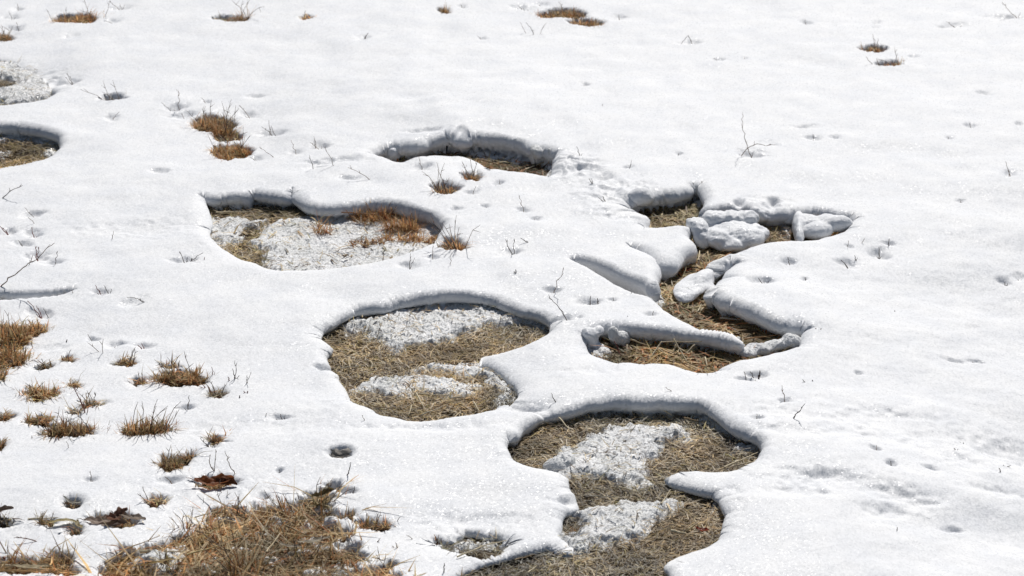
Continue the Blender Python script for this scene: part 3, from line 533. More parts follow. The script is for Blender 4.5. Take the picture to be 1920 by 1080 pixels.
# ------------------------------------------------------------ grass tufts
def tuft(px, py, wpx, hpx, n, pal, label, lean=0, stalks=0, spread=1.0, depth=.5, group='dry grass tufts poking through the snow'):
    s, sg, su = scale_at(px, py); rx = wpx/2/s; ry = max(rx*depth, .008); h = hpx/su*(1.25 if pal is GREY or stalks > 4 else 1.12)
    x0, y0 = ground_at(px, py, .006); x0 = float(x0); y0 = float(y0)
    if not any(poly_sd(h_['P'], np.array([x0]), np.array([y0]))[0][0] < .01 for h_ in HOLES if h_['name'] not in ('well', 'P', 'R', 'Q')):
        a_, b_ = snow_at(np.array([px], float), np.array([py], float)); x0 = float(a_[0]); y0 = float(b_[0])+ry*.75
        zs = float(thick(np.array([x0]), np.array([y0]))[0]); g0 = float(soil_z(np.array([x0]), np.array([y0]))[0]); h += max(zs-g0, 0)*.8
    n = int(n*(.62 if (py > 930 and px > 170) else .78))
    r = np.sqrt(rng.random(n)); a = rng.uniform(0, 2*math.pi, n)
    cl = rng.integers(0, max(3, n//14), n); ca_ = rng.uniform(0, 6.28, n)[cl]; cr_ = np.sqrt(rng.random(n))[cl]   # blades stand in bunches
    bx = rx*1.08*cr_*np.cos(ca_)+rng.normal(0, .0035, n); by = ry*.8*cr_*np.sin(ca_)+rng.normal(0, .0035, n)
    hs = rng.uniform(.45, 1.15, n)[cl]
    gz = np.maximum(soil_z(x0+bx, y0+by), crust_z(x0+bx, y0+by))
    out = rng.normal(0, 1.4, n)+rng.uniform(0, 6.28, n)[cl]
    L_ = h*hs*rng.uniform(.45, 1.15, n); lift = np.clip(rng.normal(.62, .42, n)/spread**.5, .02, 1.5); pal = (RUST[:4]+RUST[5:] if py < 480 else list(pal)+STRAW[:3]+[(.20,.17,.07)]) if pal is RUST else list(pal)
    L_ = np.where(lift < .5, np.minimum(L_*1.3, .045), L_)
    V, F_, T = strips(np.stack([bx, by, gz], 1), out, L_, rng.uniform(.0010, .0030, n), rng.normal(-.6, .8, n), lift, pal, 4)
    o = bpy.data.objects.new('grass_tuft', None); col.objects.link(o); o.location = (x0, y0, 0); o.empty_display_size = .02
    tag(o, label, 'grass tuft', group)
    mesh_np('blades', V, F_, M_blade, o, tint=T)
    g1 = float(soil_z(np.array([x0]), np.array([y0]))[0])
    for _ in range(stalks):
        q = [Vector((rng.normal(0, rx*.4), rng.normal(0, ry*.3), g1))]
        dv = Vector((rng.normal(lean*.5, .4), rng.normal(0, .25), 1)).normalized(); hh = h*rng.uniform(1.1, 1.7)
        for j in range(4): q.append(q[-1]+dv*hh/4); dv = (dv+Vector(rng.normal(0, .18, 3))).normalized()
        k = q[3]; tw = k+(dv+Vector(rng.normal(0, .6, 3))).normalized()*hh*.18
        tube('dry_stalk', [q, [k, (k+tw)/2, tw]], [.0010, .0007], o, (.16,.11,.08))
    return o
def tube(name, lines, radii, parent=None, color=(.16,.11,.08), sides=5, m=None):
    V = []; F_ = []; T = []
    for pts, r in zip(lines, radii):
        n = len(pts); off = len(V)
        for i, p in enumerate(pts):
            p = Vector(p); d = (Vector(pts[min(i+1, n-1)])-Vector(pts[max(i-1, 0)])).normalized()
            u = d.cross(Vector((.3, 1, .2))).normalized(); v = d.cross(u); rr = r*(1-.6*i/(n-1))*(1+.15*math.sin(i*2.7))
            for k in range(sides):
                a = k*2*math.pi/sides; V.append(p+u*math.cos(a)*rr+v*math.sin(a)*rr)
                c = random.uniform(.75, 1.25); T.append([q*c for q in color])
        for i in range(n-1):
            for k in range(sides):
                F_.append((off+i*sides+k, off+i*sides+(k+1) % sides, off+(i+1)*sides+(k+1) % sides, off+(i+1)*sides+k))
        F_.append((off+(n-1)*sides, off+(n-1)*sides+1, off+(n-1)*sides+2, off+(n-1)*sides+3))
    return mesh_np(name, [tuple(v) for v in V], F_, m or M_twig, parent, np.array(T))

G_, RU, ST = GREY, RUST, STRAW
TUFTS = [ # px, py, width, height, blades, palette, label, lean, stalks
 (118,40,44,16,240,RU,'left half of the rust brown tuft row near the top left corner',-.3,2),(172,31,44,20,260,RU,'right half of the rust brown tuft row near the top left corner',-.4,3),
 (457,33,26,26,110,RU,'reddish tuft at the right end of a long dark hollow at the top edge',-.3,4),(573,34,24,10,80,RU,'tiny rust tuft at the top edge right of the long dark hollow',-.5,1),
 (8,72,26,12,90,RU,'small rust tuft cut by the left edge near the top',0,2),(1050,32,92,18,520,RU,'wide rust orange tuft at the top centre',0,2),(1102,48,62,16,330,RU,'lower right lobe of the wide rust tuft at the top centre',.2,1),
 (831,20,12,16,50,RU,'small brown tuft at the top edge left of centre',-.6,1),(1000,66,26,12,40,G_,'small olive sprig just below the wide rust tuft at top centre',-.2,2),(1063,76,22,7,40,G_,'low dark sprig below the right lobe of the rust tuft',.2,0),
 (1643,92,38,14,170,RU,'upper rust tuft of the pair at the upper right',-.2,3),(1676,120,42,14,190,RU,'lower rust tuft of the pair at the upper right',-.1,3),
 (385,240,56,26,300,RU,'bushy rust tuft in the upper left, left of its cluster',-.2,4),(422,248,50,30,300,RU,'tallest rust tuft of the upper left cluster',.1,6),(408,258,46,14,200,RU,'low rust tuft filling the middle of the upper left cluster',0,1),
 (412,296,44,22,240,RU,'lower left tuft of the upper left cluster',-.1,2),(448,282,56,22,260,RU,'lower right tuft of the upper left cluster',.1,4),(332,273,14,6,30,ST,'tiny pale sprig left of the upper left rust cluster',0,0),
 (218,187,40,20,80,G_,'spiky little brown tuft alone on the upper left snow',-.4,4),(505,252,26,8,26,G_,'thin sprig right of the upper left rust cluster',0,2),(592,273,22,8,20,G_,'faint double sprig left of the farthest opening',0,2),
 (832,358,54,22,150,RU,'wiry brown tuft in a hollow below the farthest opening',-.2,7),(884,330,22,24,110,RU,'short upright tan tuft beside the white slab below the farthest opening',-.1,4),
 (858,462,34,30,140,RU,'fan of orange stalks in a round hollow right of the left oval opening',-.3,8),
 (700,418,80,30,600,RU,'rust tuft lying on the ice at the back of the left oval opening',.1,4),(752,436,62,34,640,RU,'dense rust tuft on the ice of the left oval opening',0,3),
 (690,462,70,13,240,RU,'thin rust sprigs at the front of the icy sheet',0,0),(770,455,100,18,460,RU,'long low rust tuft along the front right of the icy sheet',.1,1),(600,410,46,7,90,RU,'low sprig at the back left of the icy sheet',0,0),
 (14,640,74,32,700,RU,'big dark rust clump cut by the left edge, upper of two',0,5),(14,680,80,26,620,RU,'big brown clump cut by the left edge, lower of two',0,3),(72,622,40,12,130,RU,'small rust tuft touching the big left edge clump',.2,2),
 (338,718,96,26,560,RU,'wide brown tuft in the left field above the fan tuft',0,5),(318,685,44,10,140,RU,'narrow orange tuft just above the wide brown tuft',0,2),(236,682,40,14,150,RU,'low orange tuft left of the narrow orange one',0,3),
 (84,688,28,10,80,RU,'small brown tuft right of the left edge clumps, lower',0,1),(127,677,22,12,80,RU,'small brown tuft right of the left edge clumps, upper',0,1),(75,744,90,18,380,RU,'low spreading brown tuft left of the dark twigs',0,3),(140,724,34,10,90,RU,'little tan tuft above the low spreading one',0,1),
 (262,719,28,10,70,RU,'little rust sprig left of the wide brown tuft',0,2),(2,712,22,24,100,RU,'scraggly rust tuft cut by the left edge, halfway down the left field',0,2),(8,786,24,12,100,RU,'small brown tuft cut by the left edge below the halfway one',0,0),
 (70,794,50,14,260,RU,'small tan tuft joined to the fuller round tuft at its lower right',0,1),(128,818,96,28,700,RU,'full round brown tuft in the lower left field',0,4),(272,815,92,30,640,RU,'bushy fan-shaped brown tuft in the lower left field',0,8),
 (0,840,16,16,90,RU,'rust tuft sliver at the left edge of the lower field',0,0),(408,828,34,10,90,RU,'small tuft with two tall stalks right of the fan-shaped tuft',0,4),(318,878,50,22,360,RU,'round brown tuft above the brown leaf',0,2),(358,860,24,14,110,RU,'small rust tuft touching the round one above the leaf',0,1),
 (403,912,88,14,260,RU,'dark grass around the large brown leaf',0,1),(292,943,46,14,110,RU,'small brown tuft below left of the brown leaf',0,3),(420,930,30,10,60,G_,'dark wiry tuft just below the brown leaf',0,2),
 (58,828,26,8,26,RU,'rust sprig below the full round tuft',0,1),(172,875,30,5,30,G_,'dark sprig in a small grey hollow in the lower left field',0,0),(200,662,20,12,60,G_,'olive tuft in the left field between two red sprigs',0,2),
 (405,742,38,12,70,G_,'dark wiry tuft right of the wide brown tuft, in a hollow',0,3),(172,762,44,14,60,G_,'dark red wiry sprigs above the full round tuft',0,4),(140,776,24,8,50,RU,'low rust sprigs left of the dark red ones',0,1),
 (652,972,34,12,150,RU,'small golden tuft right of the large bare patch',0,1),(700,990,70,16,160,RU,'loose brown tuft right of the large bare patch with a dark upright stalk',0,3),(655,1006,26,10,90,RU,'little tuft hugging the right edge of the bare patch',0,1),
 (595,945,60,22,280,ST,'olive tuft at the top right corner of the bare patch',0,5),(360,1000,60,22,240,RU,'upright brown tuft on the upper left rim of the bare patch',-.2,5),(450,968,90,18,380,RU,'brown grass along the top rim of the bare patch',0,6),
 (530,965,90,20,380,RU,'darker grass at the top right of the bare patch',0,6),(450,1075,60,60,420,RU,'tall dark brown bunch at the front of the bare patch',0,6),(520,1010,100,22,420,RU,'golden bunch in the middle right of the bare patch',0,4),
 (400,1020,110,22,420,ST,'pale bunch in the middle of the bare patch',0,3),(590,1050,110,22,420,RU,'brown bunch at the lower right of the bare patch',0,4),(300,1075,90,16,260,ST,'straw bunch below the small snow island of the bare patch',0,2),
 (115,1050,60,24,200,RU,'curly brown tuft in the lower left corner of the field',0,3),(40,1056,80,14,240,RU,'low tuft in the very lower left corner',0,2),(85,982,34,14,90,ST,'golden tuft under the curled pale blade',0,2),(12,978,40,14,120,G_,'dark tuft cut by the left edge beside the shrivelled leaves',0,1),
 (720,1066,60,12,200,RU,'low grass strip at the bottom edge right of the bare patch',0,2),(720,1058,18,14,60,G_,'tiny dark tuft above the strip at the bottom edge',0,1),
 (688,1022,26,10,60,RU,'tiny rust sprig on the snow between the bare patch and the thin snow, upper',0,1),(738,1008,18,8,40,RU,'tiny brown sprig between the loose tuft and the straw showing through',0,1),(672,1046,30,10,80,RU,'low brown sprig at the lower right rim of the bare patch',0,1),(762,1030,20,6,34,RU,'faint brown sprig left of the straw strip on thin snow',0,0),(820,1000,22,7,30,ST,'faint pale sprig above the straw strip on thin snow',0,0),
 (1064,993,30,12,130,RU,'small rust tuft on the snowy tongue of the lowest opening',0,0),(817,1018,18,10,60,RU,'tiny rust sprig at the left of the straw showing through thin snow',0,1),(960,318,30,8,60,RU,'low rust sprigs on the straw of the farthest opening',0,1),(1010,316,50,10,150,RU,'reddish grass under the icy lumps of the farthest opening',0,1),
]
for a in TUFTS: tuft(*a[:7], lean=a[7], stalks=a[8])

# ------------------------------------------------------------ twigs standing in the snow
def twig(px, py, tips, label, r=.0011, color=(.17,.12,.095), well=None, cat='twig', z=None, seg=6, sub=1):
    """tips: list of image offsets of the tips; a tip may be a list of bends"""
    xx, yy = snow_at(np.array([px], float), np.array([py], float)); x0, y0 = float(xx[0]), float(yy[0]); s, sg, su = scale_at(px, py)
    z0 = snow_top(x0, y0)-.006 if z is None else z
    lines = []; rad = []; groups = []
    for i, t in enumerate(tips):
        k0 = len(lines)
        knots = t if isinstance(t[0], (tuple, list)) else [t]
        p0 = Vector((random.uniform(-.002, .002), 0, 0)); pts = [p0]; last = p0
        for (dx, dy) in knots:
            q = Vector((dx/s, random.uniform(-.25, .25)*abs(dy)/su, max(-dy/su, 0)+.005))
            for j in range(1, seg+1):
                f = j/seg; b = last.lerp(q, f)+Vector((math.sin(f*math.pi)*random.uniform(-.1, .1)*(q-last).length*.6, 0, math.sin(f*math.pi)*.05*(q-last).length))
                pts.append(b)
            last = q
        lines.append(pts); rad.append(r if i == 0 else r*.8)
        L_ = (last-p0).length
        if L_ > .015:
            for _ in range(sub if L_ < .04 else sub+2):
                k = random.randint(2, len(pts)-2); d = (pts[k+1]-pts[k]).normalized()
                e = pts[k]+(d+Vector((random.uniform(-.9, .9), random.uniform(-.5, .5), .3))).normalized()*L_*random.uniform(.08, .18)
                lines.append([pts[k], pts[k].lerp(e, .5)+Vector((0, 0, .0006)), e]); rad.append(r*.6)
        groups.append((lines[k0:], rad[k0:]))
    if len(tips) > 1 and max(abs(v) for t in tips for v in (t[-1] if isinstance(t[0], (tuple, list)) else t)) > 15:
        o = bpy.data.objects.new('twig', None); col.objects.link(o); o.empty_display_size = .01
        for ls, rs in groups: tube('stem', ls, rs, o, color)
    else: o = tube('twig', lines, rad, None, color)
    o.location = (x0, y0, z0)
    return tag(o, label, cat, 'thin twigs and stalks standing in the snow')
for q in TW:
    twig(q[0], q[1], q[2], q[3], q[4], q[5])

# ------------------------------------------------------------ single straws lying in the openings
def straw(pts, label, r=.0014, color=(.55,.46,.30), z=.008, lift=0):
    P = []
    for i, (a, b, h) in enumerate(pts):
        h = h+.007; x, y = ground_at(a, b, h); P.append(Vector((float(x), float(y), h)))
    c = P[0].copy(); c.z = 0; L_ = []
    for a, b in zip(P[:-1], P[1:]):
        for j in range(4): L_.append(a.lerp(b, j/4)-c+Vector((0, 0, .0008*math.sin(j*2))))
    L_.append(P[-1]-c)
    o = tube('straw', [L_], [r*1.15], None, [min(.8, q*1.15) for q in color], 5); o.location = c
    return tag(o, label, 'straw', 'single straws lying in the openings')
PALE = (.56,.48,.33); BRN = (.30,.22,.13); GRY = (.40,.36,.28)
for s_ in [
 ([(1222,668,.008),(1240,641,.03),(1335,640,.02)],'long bent pale straw arching over the floor in front of the snow bar',.0018,PALE),
 ([(1263,635,.035),(1275,656,.018),(1289,679,.006)],'pale straw leaning against the snow bar, crossing the bent one',.0017,PALE),
 ([(1303,646,.022),(1283,665,.007)],'short pale straw right of the crossing ones before the snow bar',.0014,PALE),([(1267,646,.02),(1263,662,.007)],'stubby upright straw between the crossing straws',.0016,PALE),
 ([(1182,636,.025),(1216,648,.008)],'straw leaning on the wet lumps left of the snow bar',.0016,PALE),([(1232,652,.01),(1258,670,.006)],'pale straw inside the bend of the long bent straw',.0014,PALE),
 ([(1340,658,.007),(1296,668,.006),(1270,684,.006)],'curved straw at the front of the channel mouth',.0013,BRN),([(1322,670,.01),(1326,686,.006)],'short upright straw at the channel mouth front',.0018,PALE),
 ([(1250,676,.006),(1330,688,.006)],'brown straw along the near rim of the channel mouth',.0014,BRN),([(1350,596,.008),(1388,599,.008)],'dark rimmed straw across the middle of the channel',.0018,GRY),
 ([(1342,576,.012),(1370,588,.007)],'straw poking from under the right bank of the channel',.0015,PALE),([(1310,488,.008),(1312,470,.012)],'pale upright straw in the upper channel',.0022,PALE),
 ([(1262,528,.007),(1280,534,.007)],'short pale straw left of the leaning snow slab',.0015,PALE),([(1308,585,.007),(1315,570,.012)],'short pale straw below the leaning snow slab',.0017,PALE),
 ([(1395,636,.008),(1470,626,.008)],'rusty straw along the channel right end',.0015,(.36,.2,.09)),([(1215,408,.007),(1290,398,.008)],'straw across the pocket at the channel head',.0014,PALE),
 ([(778,738,.012),(845,742,.008)],'horizontal pale straw in the lower lobe of the central opening',.0016,PALE),([(780,737,.013),(796,766,.006)],'pale straw hanging down from the horizontal one, lower lobe of the central opening',.0018,PALE),
 ([(888,754,.010),(899,772,.006)],'pale slanting straw at the right of the lower lobe',.0018,PALE),([(681,744,.010),(668,757,.006)],'pale short straw at the left of the lower lobe',.0017,PALE),
 ([(772,760,.012),(766,779,.006)],'short straw near the front rim of the lower lobe',.0014,PALE),([(843,747,.006),(893,741,.008)],'long thin straw above the slanting one in the lower lobe',.0012,GRY),
 ([(790,778,.006),(835,760,.008)],'grey straw at the front middle of the lower lobe',.0013,GRY),([(700,762,.006),(760,768,.006)],'brown straw along the front left of the lower lobe',.0013,BRN),
 ([(608,640,.008),(640,638,.008)],'pale straw at the upper left of the central opening floor',.0014,PALE),([(640,690,.008),(690,684,.006)],'grey straw at the waist of the central opening',.0012,GRY),
 ([(1048,783,.016),(1070,808,.006)],'pale straw standing near the back left of the lowest opening',.0018,PALE),([(1358,876,.006),(1421,848,.012)],'long pale straw at the right end of the lowest opening',.0017,PALE),
 ([(1360,852,.007),(1382,861,.006)],'short yellow straw beside the long pale one',.0015,(.5,.42,.2)),([(1243,768,.014),(1261,779,.006)],'pale straw under the back rim of the lowest opening',.0018,PALE),
 ([(1283,783,.01),(1310,789,.01)],'brown straw under the back right rim of the lowest opening',.0015,BRN),([(1160,913,.009),(1212,926,.007)],'pale straw crossing the middle strip of the lowest opening',.0015,PALE),
 ([(1240,945,.007),(1257,918,.012)],'upright pale straw at the right of the middle strip',.0013,PALE),([(1105,930,.007),(1160,931,.007)],'grey straw lying in the middle strip',.0013,GRY),
 ([(990,1074,.007),(1007,1060,.01)],'short pale straw at the bottom of the lowest opening',.0015,PALE),([(1258,995,.009),(1285,1000,.007)],'broad pale straw on the bare bottom right floor',.0028,PALE),
 ([(1180,1015,.007),(1200,1045,.006)],'dark straw on the bare bottom floor',.0012,BRN),([(965,1050,.007),(1000,1040,.007)],'brown straw under the dark front lip',.0013,BRN),([(985,845,.007),(1040,838,.007)],'brown straw at the left of the lowest opening',.0012,BRN),
 ([(857,1044,.012),(910,1022,.016),(950,1013,.016)],'long pale straw on the thin snow at the bottom middle',.0015,PALE),([(197,1056,.02),(235,1030,.02),(300,1004,.03)],'long brown straw crossing the left rim of the bare patch',.0015,(.42,.3,.16)),
 ([(262,1033,.02),(350,1034,.016)],'pale horizontal straw left of the bare patch middle',.0018,PALE),([(365,970,.02),(440,950,.02)],'thin white straw on the upper left rim of the bare patch',.0011,PALE),
 ([(205,1062,.012),(290,1060,.012)],'orange straw at the lower left of the bare patch',.0018,(.44,.28,.12)),([(500,1035,.03),(525,1000,.03)],'slanting straw in the bare patch right of middle',.0016,PALE),
 ([(535,985,.025),(590,1010,.02)],'dark slanting straw at the upper right of the bare patch',.0015,BRN),([(350,1040,.022),(420,1020,.02)],'yellow straw in the centre of the bare patch',.0016,(.5,.4,.2)),
 ([(420,1048,.026),(470,1000,.02)],'brown straw behind the tall dark bunch',.0016,BRN),([(0,1070,.012),(150,1072,.012)],'long orange straw at the bottom left edge',.0018,(.42,.25,.11)),
 ([(10,1060,.012),(95,1068,.012)],'pale straw above the long orange one in the corner',.0022,PALE),([(52,973,.018),(112,970,.018)],'thin pale straw left of the curled blade',.0012,PALE),
 ([(735,296,.008),(805,281,.008)],'rusty straw at the left end of the farthest opening',.0018,(.3,.17,.09)),([(905,300,.01),(970,318,.007)],'brown straw across the farthest opening floor',.0018,BRN),
 ([(985,318,.008),(1028,300,.012)],'pale straw under the icy lumps of the farthest opening',.0018,PALE),([(405,398,.008),(480,396,.008)],'straw along the back wall of the left oval opening',.0016,PALE),
 ([(640,398,.03),(712,402,.03)],'long rust stem arching over the ice of the left oval opening',.0014,(.28,.14,.07)),([(655,452,.018),(672,464,.014)],'little rust stem at the front of the icy sheet',.0013,(.28,.15,.08)),
 ([(597,417,.018),(607,438,.016)],'thin brown stem lying on the icy sheet',.0011,BRN)]:
    straw(s_[0], s_[1], s_[2], s_[3])

# ------------------------------------------------------------ dead leaves and broad blades
def leaf(px, py, length, width, heading, curl, label, color, z=None, bend=.3, name='dead_leaf', tilt=0.0, stem=True, cat='leaf', taper=1.0):
    z = None if z is None else (z+.014 if py > 900 and px < 700 else z)
    x0, y0 = ground_at(px, py, z) if z is not None else snow_at(np.array([px], float), np.array([py], float))
    x0 = float(np.ravel(x0)[0]); y0 = float(np.ravel(y0)[0]); z0 = snow_top(x0, y0)+.001 if z is None else z
    nu, nv = 14, 9; V = []; T = []
    for i in range(nu):
        u = i/(nu-1); wd = width/2*(math.sin(math.pi*min(1, u*.96+.03))**(.7*taper))*(1+(.16*math.sin(i*2.3+px)+.10*math.sin(i*5.1)) if length > .04 else 1)
        for j in range(nv):
            v = j/(nv-1)*2-1; a = v*curl
            yy_ = wd*math.sin(a)/max(curl, .2) if curl > .1 else wd*v
            zz_ = wd*(1-math.cos(a))/max(curl, .2)
            xx_ = (u-.5)*length
            zz_ += bend*length*(u-.5)**2*2 + width*(.07*math.sin(u*17+v*4+px)+.05*math.cos(v*8+u*5)) - .0008*(abs(v) < .1)
            V.append((xx_, yy_+.002*math.sin(u*9+1), zz_)); c = random.uniform(.8, 1.15)*(.75 if abs(v) < .1 or j % 2 else 1); T.append([q*c for q in color])
    F_ = [(i*nv+j, (i+1)*nv+j, (i+1)*nv+j+1, i*nv+j+1) for i in range(nu-1) for j in range(nv-1)]
    if stem:
        o = bpy.data.objects.new(name, None); col.objects.link(o); o.empty_display_size = .02; mesh_np('leaf_blade', V, F_, M_leaf, o, np.array(T))
    else: o = mesh_np(name, V, F_, M_leaf, None, np.array(T))
    o.location = (x0, y0, z0); o.rotation_euler = (tilt, 0, heading)
    if stem: tube('leaf_stem', [[(-length*.5, 0, bend*length*.5), (-length*.6, .002, bend*length*.6+.002), (-length*.7, .004, bend*length*.7)]], [.0009], o, [c*.6 for c in color])
    return tag(o, label, cat, 'dead leaves')
leaf(402,904,.075,.030,.12,.9,'large chestnut brown leaf lying among dark grass in the left field',(.30,.11,.045),.014,.22,tilt=.30)
leaf(425,906,.045,.022,-.3,1.2,'small dark leaf fold at the right end of the chestnut brown leaf',(.10,.04,.02),.012,.1,tilt=.3,stem=False)
leaf(190,978,.062,.028,.1,1.3,'pinkish grey shrivelled leaf, left one of the pile at lower left',(.46,.37,.31),.010,.15,tilt=.1)
leaf(218,970,.050,.028,.9,1.5,'dark red brown curled leaf on top of the pile at lower left',(.22,.12,.085),.016,.4,tilt=.3)
leaf(244,971,.066,.02,-.35,1.4,'grey leaf strip pointing right from the pile at lower left',(.34,.28,.23),.014,.1,tilt=-.1)
leaf(208,985,.058,.024,.3,1.2,'pale leaf at the front of the pile at lower left',(.48,.39,.33),.006,.1,tilt=.0,stem=False)
leaf(638,852,.058,.024,-.15,1.2,'curled silvery leaf in its own melted hollow',(.52,.49,.45),.020,.25,tilt=.6)
leaf(648,857,.045,.010,-.3,1.0,'dark strip of leaf under the curled silvery one',(.10,.07,.06),.006,.2,stem=False)
leaf(136,942,.045,.009,-.5,.9,'white edged blade inside the dark round hollow at lower left',(.46,.44,.38),.012,.3,stem=False)
leaf(128,944,.030,.010,-.2,.9,'brown scrap inside the dark round hollow at lower left',(.16,.1,.06),.006,.2,stem=False)
leaf(115,975,.070,.010,.1,.8,'yellow curled blade arching over the lower left snow',(.50,.42,.22),.018,-.35,name='dry_leaf',stem=False,cat='blade')
leaf(148,985,.035,.009,-1.1,.8,'yellow blade tip hanging down right of the arching one',(.48,.40,.22),.016,.2,name='dry_leaf',stem=False,cat='blade')
leaf(1318,994,.024,.012,-.3,1.0,'small bright red brown leaf on the bare bottom right floor',(.30,.05,.025),.010,.2)
leaf(1287,507,.026,.014,.3,1.0,'small rusty leaf on the channel floor',(.22,.06,.03),.009,.2,stem=False)
leaf(1312,510,.014,.008,1.3,1.0,'tiny rusty leaf scrap by the leaning snow slab',(.20,.07,.04),.009,.2,stem=False)
leaf(1295,919,.020,.008,0,1.0,'red brown leaf scrap at the right of the middle strip',(.26,.12,.07),.009,.1,stem=False)
leaf(604,927,.050,.018,.7,1.2,'olive curled leaf at the top right corner of the bare patch',(.20,.15,.07),.022,.2,tilt=.5)
leaf(612,915,.030,.010,1.1,1.2,'white tipped leaf above the olive curled one',(.46,.43,.36),.026,.2,stem=False)
leaf(60,1062,.075,.012,-.02,.6,'broad pale blade lying at the lower left corner',(.52,.44,.29),.020,.05,name='dry_leaf',stem=False,cat='blade')
leaf(355,1075,.035,.007,1.9,.9,'pale split blade at the bottom below the snow island',(.52,.42,.28),.022,.2,name='dry_leaf',stem=False,cat='blade')
leaf(590,1014,.060,.010,.35,.9,'white broad blade in the right half of the bare patch',(.55,.50,.40),.022,.1,name='dry_leaf',stem=False,cat='blade')
leaf(545,1024,.045,.008,-.3,.9,'second white blade left of the broad one in the bare patch',(.52,.47,.38),.022,.1,name='dry_leaf',stem=False,cat='blade')
leaf(392,1000,.05,.007,.9,.9,'golden blade rising in the upper left of the bare patch',(.48,.36,.16),.024,.1,name='dry_leaf',stem=False,cat='blade')
leaf(300,1052,.07,.008,.35,.9,'golden blade along the snow island of the bare patch',(.46,.34,.15),.022,-.1,name='dry_leaf',stem=False,cat='blade')
leaf(0,957,.05,.016,.2,1.1,'dark shrivelled leaf at the left edge',(.14,.10,.08),.02,.15,tilt=.3)
leaf(648,480,.016,.010,.4,.9,'small brown leaf scrap lying on the icy sheet',(.14,.09,.05),.020,.2,stem=False)
leaf(1172,828,.008,.006,.4,.5,'dark crumb of leaf on the ice of the lowest opening',(.08,.06,.05),.020,.2,stem=False)
leaf(1136,897,.010,.007,1.2,.5,'dark leaf crumb at the front of the ice in the lowest opening',(.08,.06,.05),.016,.2,stem=False)

# ------------------------------------------------------------ broken pieces of snow
def chunk(lobes, label, vox=.0035, rough=.003, name='snow_chunk', cat='snow chunk', zref=.0):
    """lobes: px, py, height of the centre above ground, radii in metres (x, y, z), turn"""
    bm = bmesh.new(); c0 = None
    for (px, py, z, rx, ry, rz, tn) in lobes:
        x, y = ground_at(px, py, z); x = float(x); y = float(y)
        if c0 is None: c0 = Vector((x, y, 0))
        r = bmesh.ops.create_icosphere(bm, subdivisions=4, radius=1)
        ca, sa = math.cos(tn), math.sin(tn)
        for v in r['verts']:
            a, b, c = v.co; a *= rx; b *= ry; c *= rz
            v.co = Vector((x+a*ca-b*sa, y+a*sa+b*ca, z+c))-c0
    me = bpy.data.meshes.new(name); bm.to_mesh(me); bm.free()
    o = bpy.data.objects.new(name, me); col.objects.link(o); o.location = c0
    md = o.modifiers.new('remesh', 'REMESH'); md.mode = 'VOXEL'; md.voxel_size = vox; md.use_smooth_shade = True
    ms = o.modifiers.new('smooth', 'SMOOTH'); ms.factor = .6; ms.iterations = 7
    dg = bpy.context.evaluated_depsgraph_get(); m2 = bpy.data.meshes.new_from_object(o.evaluated_get(dg)); o.modifiers.clear(); o.data = m2; bpy.data.meshes.remove(me); m2.name = name
    n = len(m2.vertices); co = np.empty(n*3); nr = np.empty(n*3); m2.vertices.foreach_get('co', co); m2.vertices.foreach_get('normal', nr)
    co = co.reshape(-1, 3); nr = nr.reshape(-1, 3); q = co+np.array(c0)
    d = rough*2.2*fbm(q[:,0]+q[:,2], q[:,1]-q[:,2]*.7, 20, 3, 1)+rough*.5*fbm(q[:,0]-q[:,2]*.8, q[:,1]+q[:,2], 85, 3, 3, .7)
    co = co+nr*d[:,None]; m2.vertices.foreach_set('co', co.ravel().astype(np.float32)); m2.update()
    m2.polygons.foreach_set('use_smooth', np.ones(len(m2.polygons), bool))
    m2.materials.clear(); m2.materials.append(M_chunk if any(q_ in label for q_ in ('ice', 'icy', 'glassy', 'translucent', 'crusted')) else M_snow)
    return tag(o, label, cat, 'broken pieces of snow in the openings')
chunk([(1398,444,.028,.042,.060,.026,.3),(1372,456,.020,.050,.045,.020,.5),(1345,446,.030,.034,.045,.022,.2),(1372,432,.036,.05,.05,.018,.1),(1418,436,.026,.028,.04,.016,.4),(1375,438,.036,.028,.03,.012,.2)],
      'large sunlit block of broken snow in the upper channel, front piece',rough=.0042)
chunk([(1310,428,.044,.022,.040,.022,.2),(1318,448,.026,.024,.030,.024,-.3),(1300,418,.052,.018,.025,.013,0)],'rounded shoulder of broken snow at the left of the fallen block',rough=.0048)
chunk([(1340,408,.054,.034,.028,.016,.2),(1368,412,.048,.034,.026,.018,-.2),(1398,410,.044,.030,.024,.016,.1),(1335,424,.036,.024,.030,.016,0)],'curled crest of broken snow standing behind the fallen block',rough=.0050)
chunk([(1430,404,.034,.024,.018,.020,.3),(1416,398,.042,.016,.018,.014,0)],'small broken snow piece at the right end of the crest',rough=.005)
chunk([(1300,536,.022,.040,.085,.012,-.45),(1288,552,.016,.028,.05,.011,-.2),(1318,520,.030,.020,.05,.011,-.45),(1328,543,.016,.022,.020,.010,.4)],'white snow slab leaning in the middle of the channel',rough=.0018)
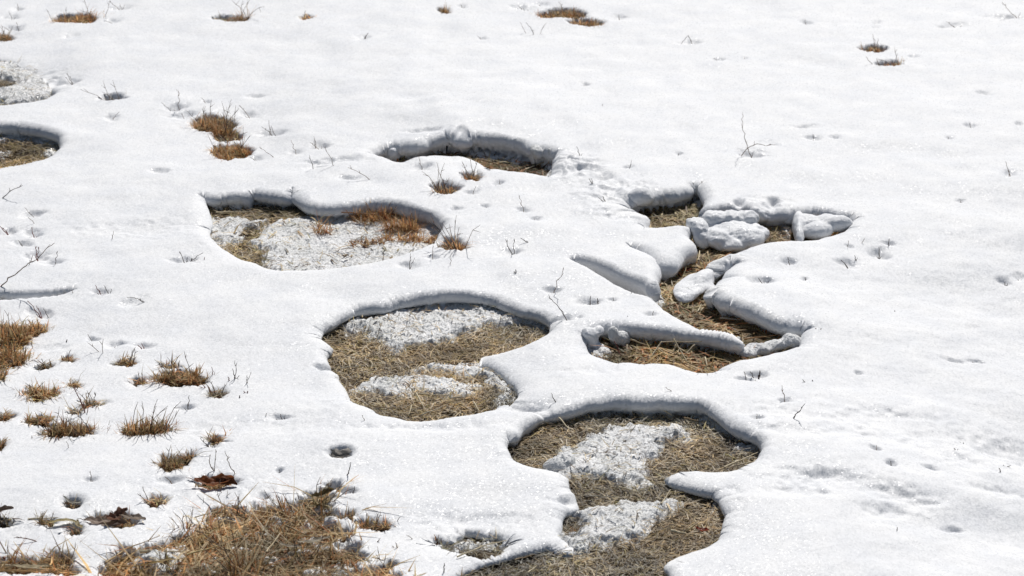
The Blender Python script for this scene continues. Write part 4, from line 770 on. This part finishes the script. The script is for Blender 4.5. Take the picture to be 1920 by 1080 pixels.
chunk([(1106,636,.026,.019,.024,.026,0),(1104,624,.042,.018,.022,.012,0),(1120,622,.040,.014,.020,.012,0),(1122,650,.012,.016,.02,.012,.3)],'round wet lump of snow at the left end of the channel mouth',rough=.0034)
chunk([(1160,636,.018,.024,.018,.016,.4),(1150,628,.034,.010,.012,.016,.3),(1168,640,.012,.016,.016,.012,0)],'pointed translucent lump of snow beside the round wet one',rough=.0042)
chunk([(1133,660,.010,.018,.022,.010,.2),(1142,664,.008,.010,.014,.008,0)],'small glassy lump of ice below the round wet one',rough=.0044,vox=.003)
chunk([(1404,662,.010,.024,.022,.011,.5),(1428,656,.012,.026,.018,.012,.2),(1456,648,.013,.028,.018,.013,.2),(1484,640,.015,.024,.018,.014,.3),(1414,654,.010,.018,.012,.010,0)],'low grey crusted ridge of snow at the right of the channel mouth',rough=.0044)
chunk([(1050,872,.016,.026,.026,.016,.2),(1062,864,.022,.018,.022,.014,0),(1035,874,.012,.018,.02,.009,0)],'rounded lump of ice on the floor of the lowest opening',rough=.0041)
chunk([(1498,428,.026,.016,.10,.030,-.1),(1515,418,.036,.036,.040,.020,.2),(1545,416,.038,.036,.030,.016,.2)],'wedge of snow tipped into the right arm of the channel, upper one',rough=.0026)
chunk([(1530,432,.028,.045,.040,.024,.45),(1565,420,.036,.05,.026,.020,.35)],'wedge of snow tipped into the right arm of the channel, lower one',rough=.0026)
chunk([(1004,292,.030,.018,.022,.028,0),(1008,286,.046,.014,.016,.014,.3)],'rounded icy lump at the right end of the farthest opening, left one',rough=.0036)
chunk([(1036,298,.024,.018,.020,.026,.4),(1031,290,.042,.008,.014,.018,.2)],'pointed icy lump at the right end of the farthest opening, right one',rough=.0042)
chunk([(738,290,.026,.022,.02,.024,0),(724,291,.02,.014,.014,.016,0)],'small snow ball in the left corner of the farthest opening',rough=.0036)
chunk([(1450,404,.030,.036,.03,.018,.3),(1475,412,.022,.022,.02,.014,0)],'soft lump of snow behind the straw of the right channel arm',rough=.0046)
chunk([(1196,372,.048,.040,.03,.026,0),(1180,366,.05,.03,.024,.016,.2)],'rounded snow shoulder at the left of the channel head pocket',rough=.0030)
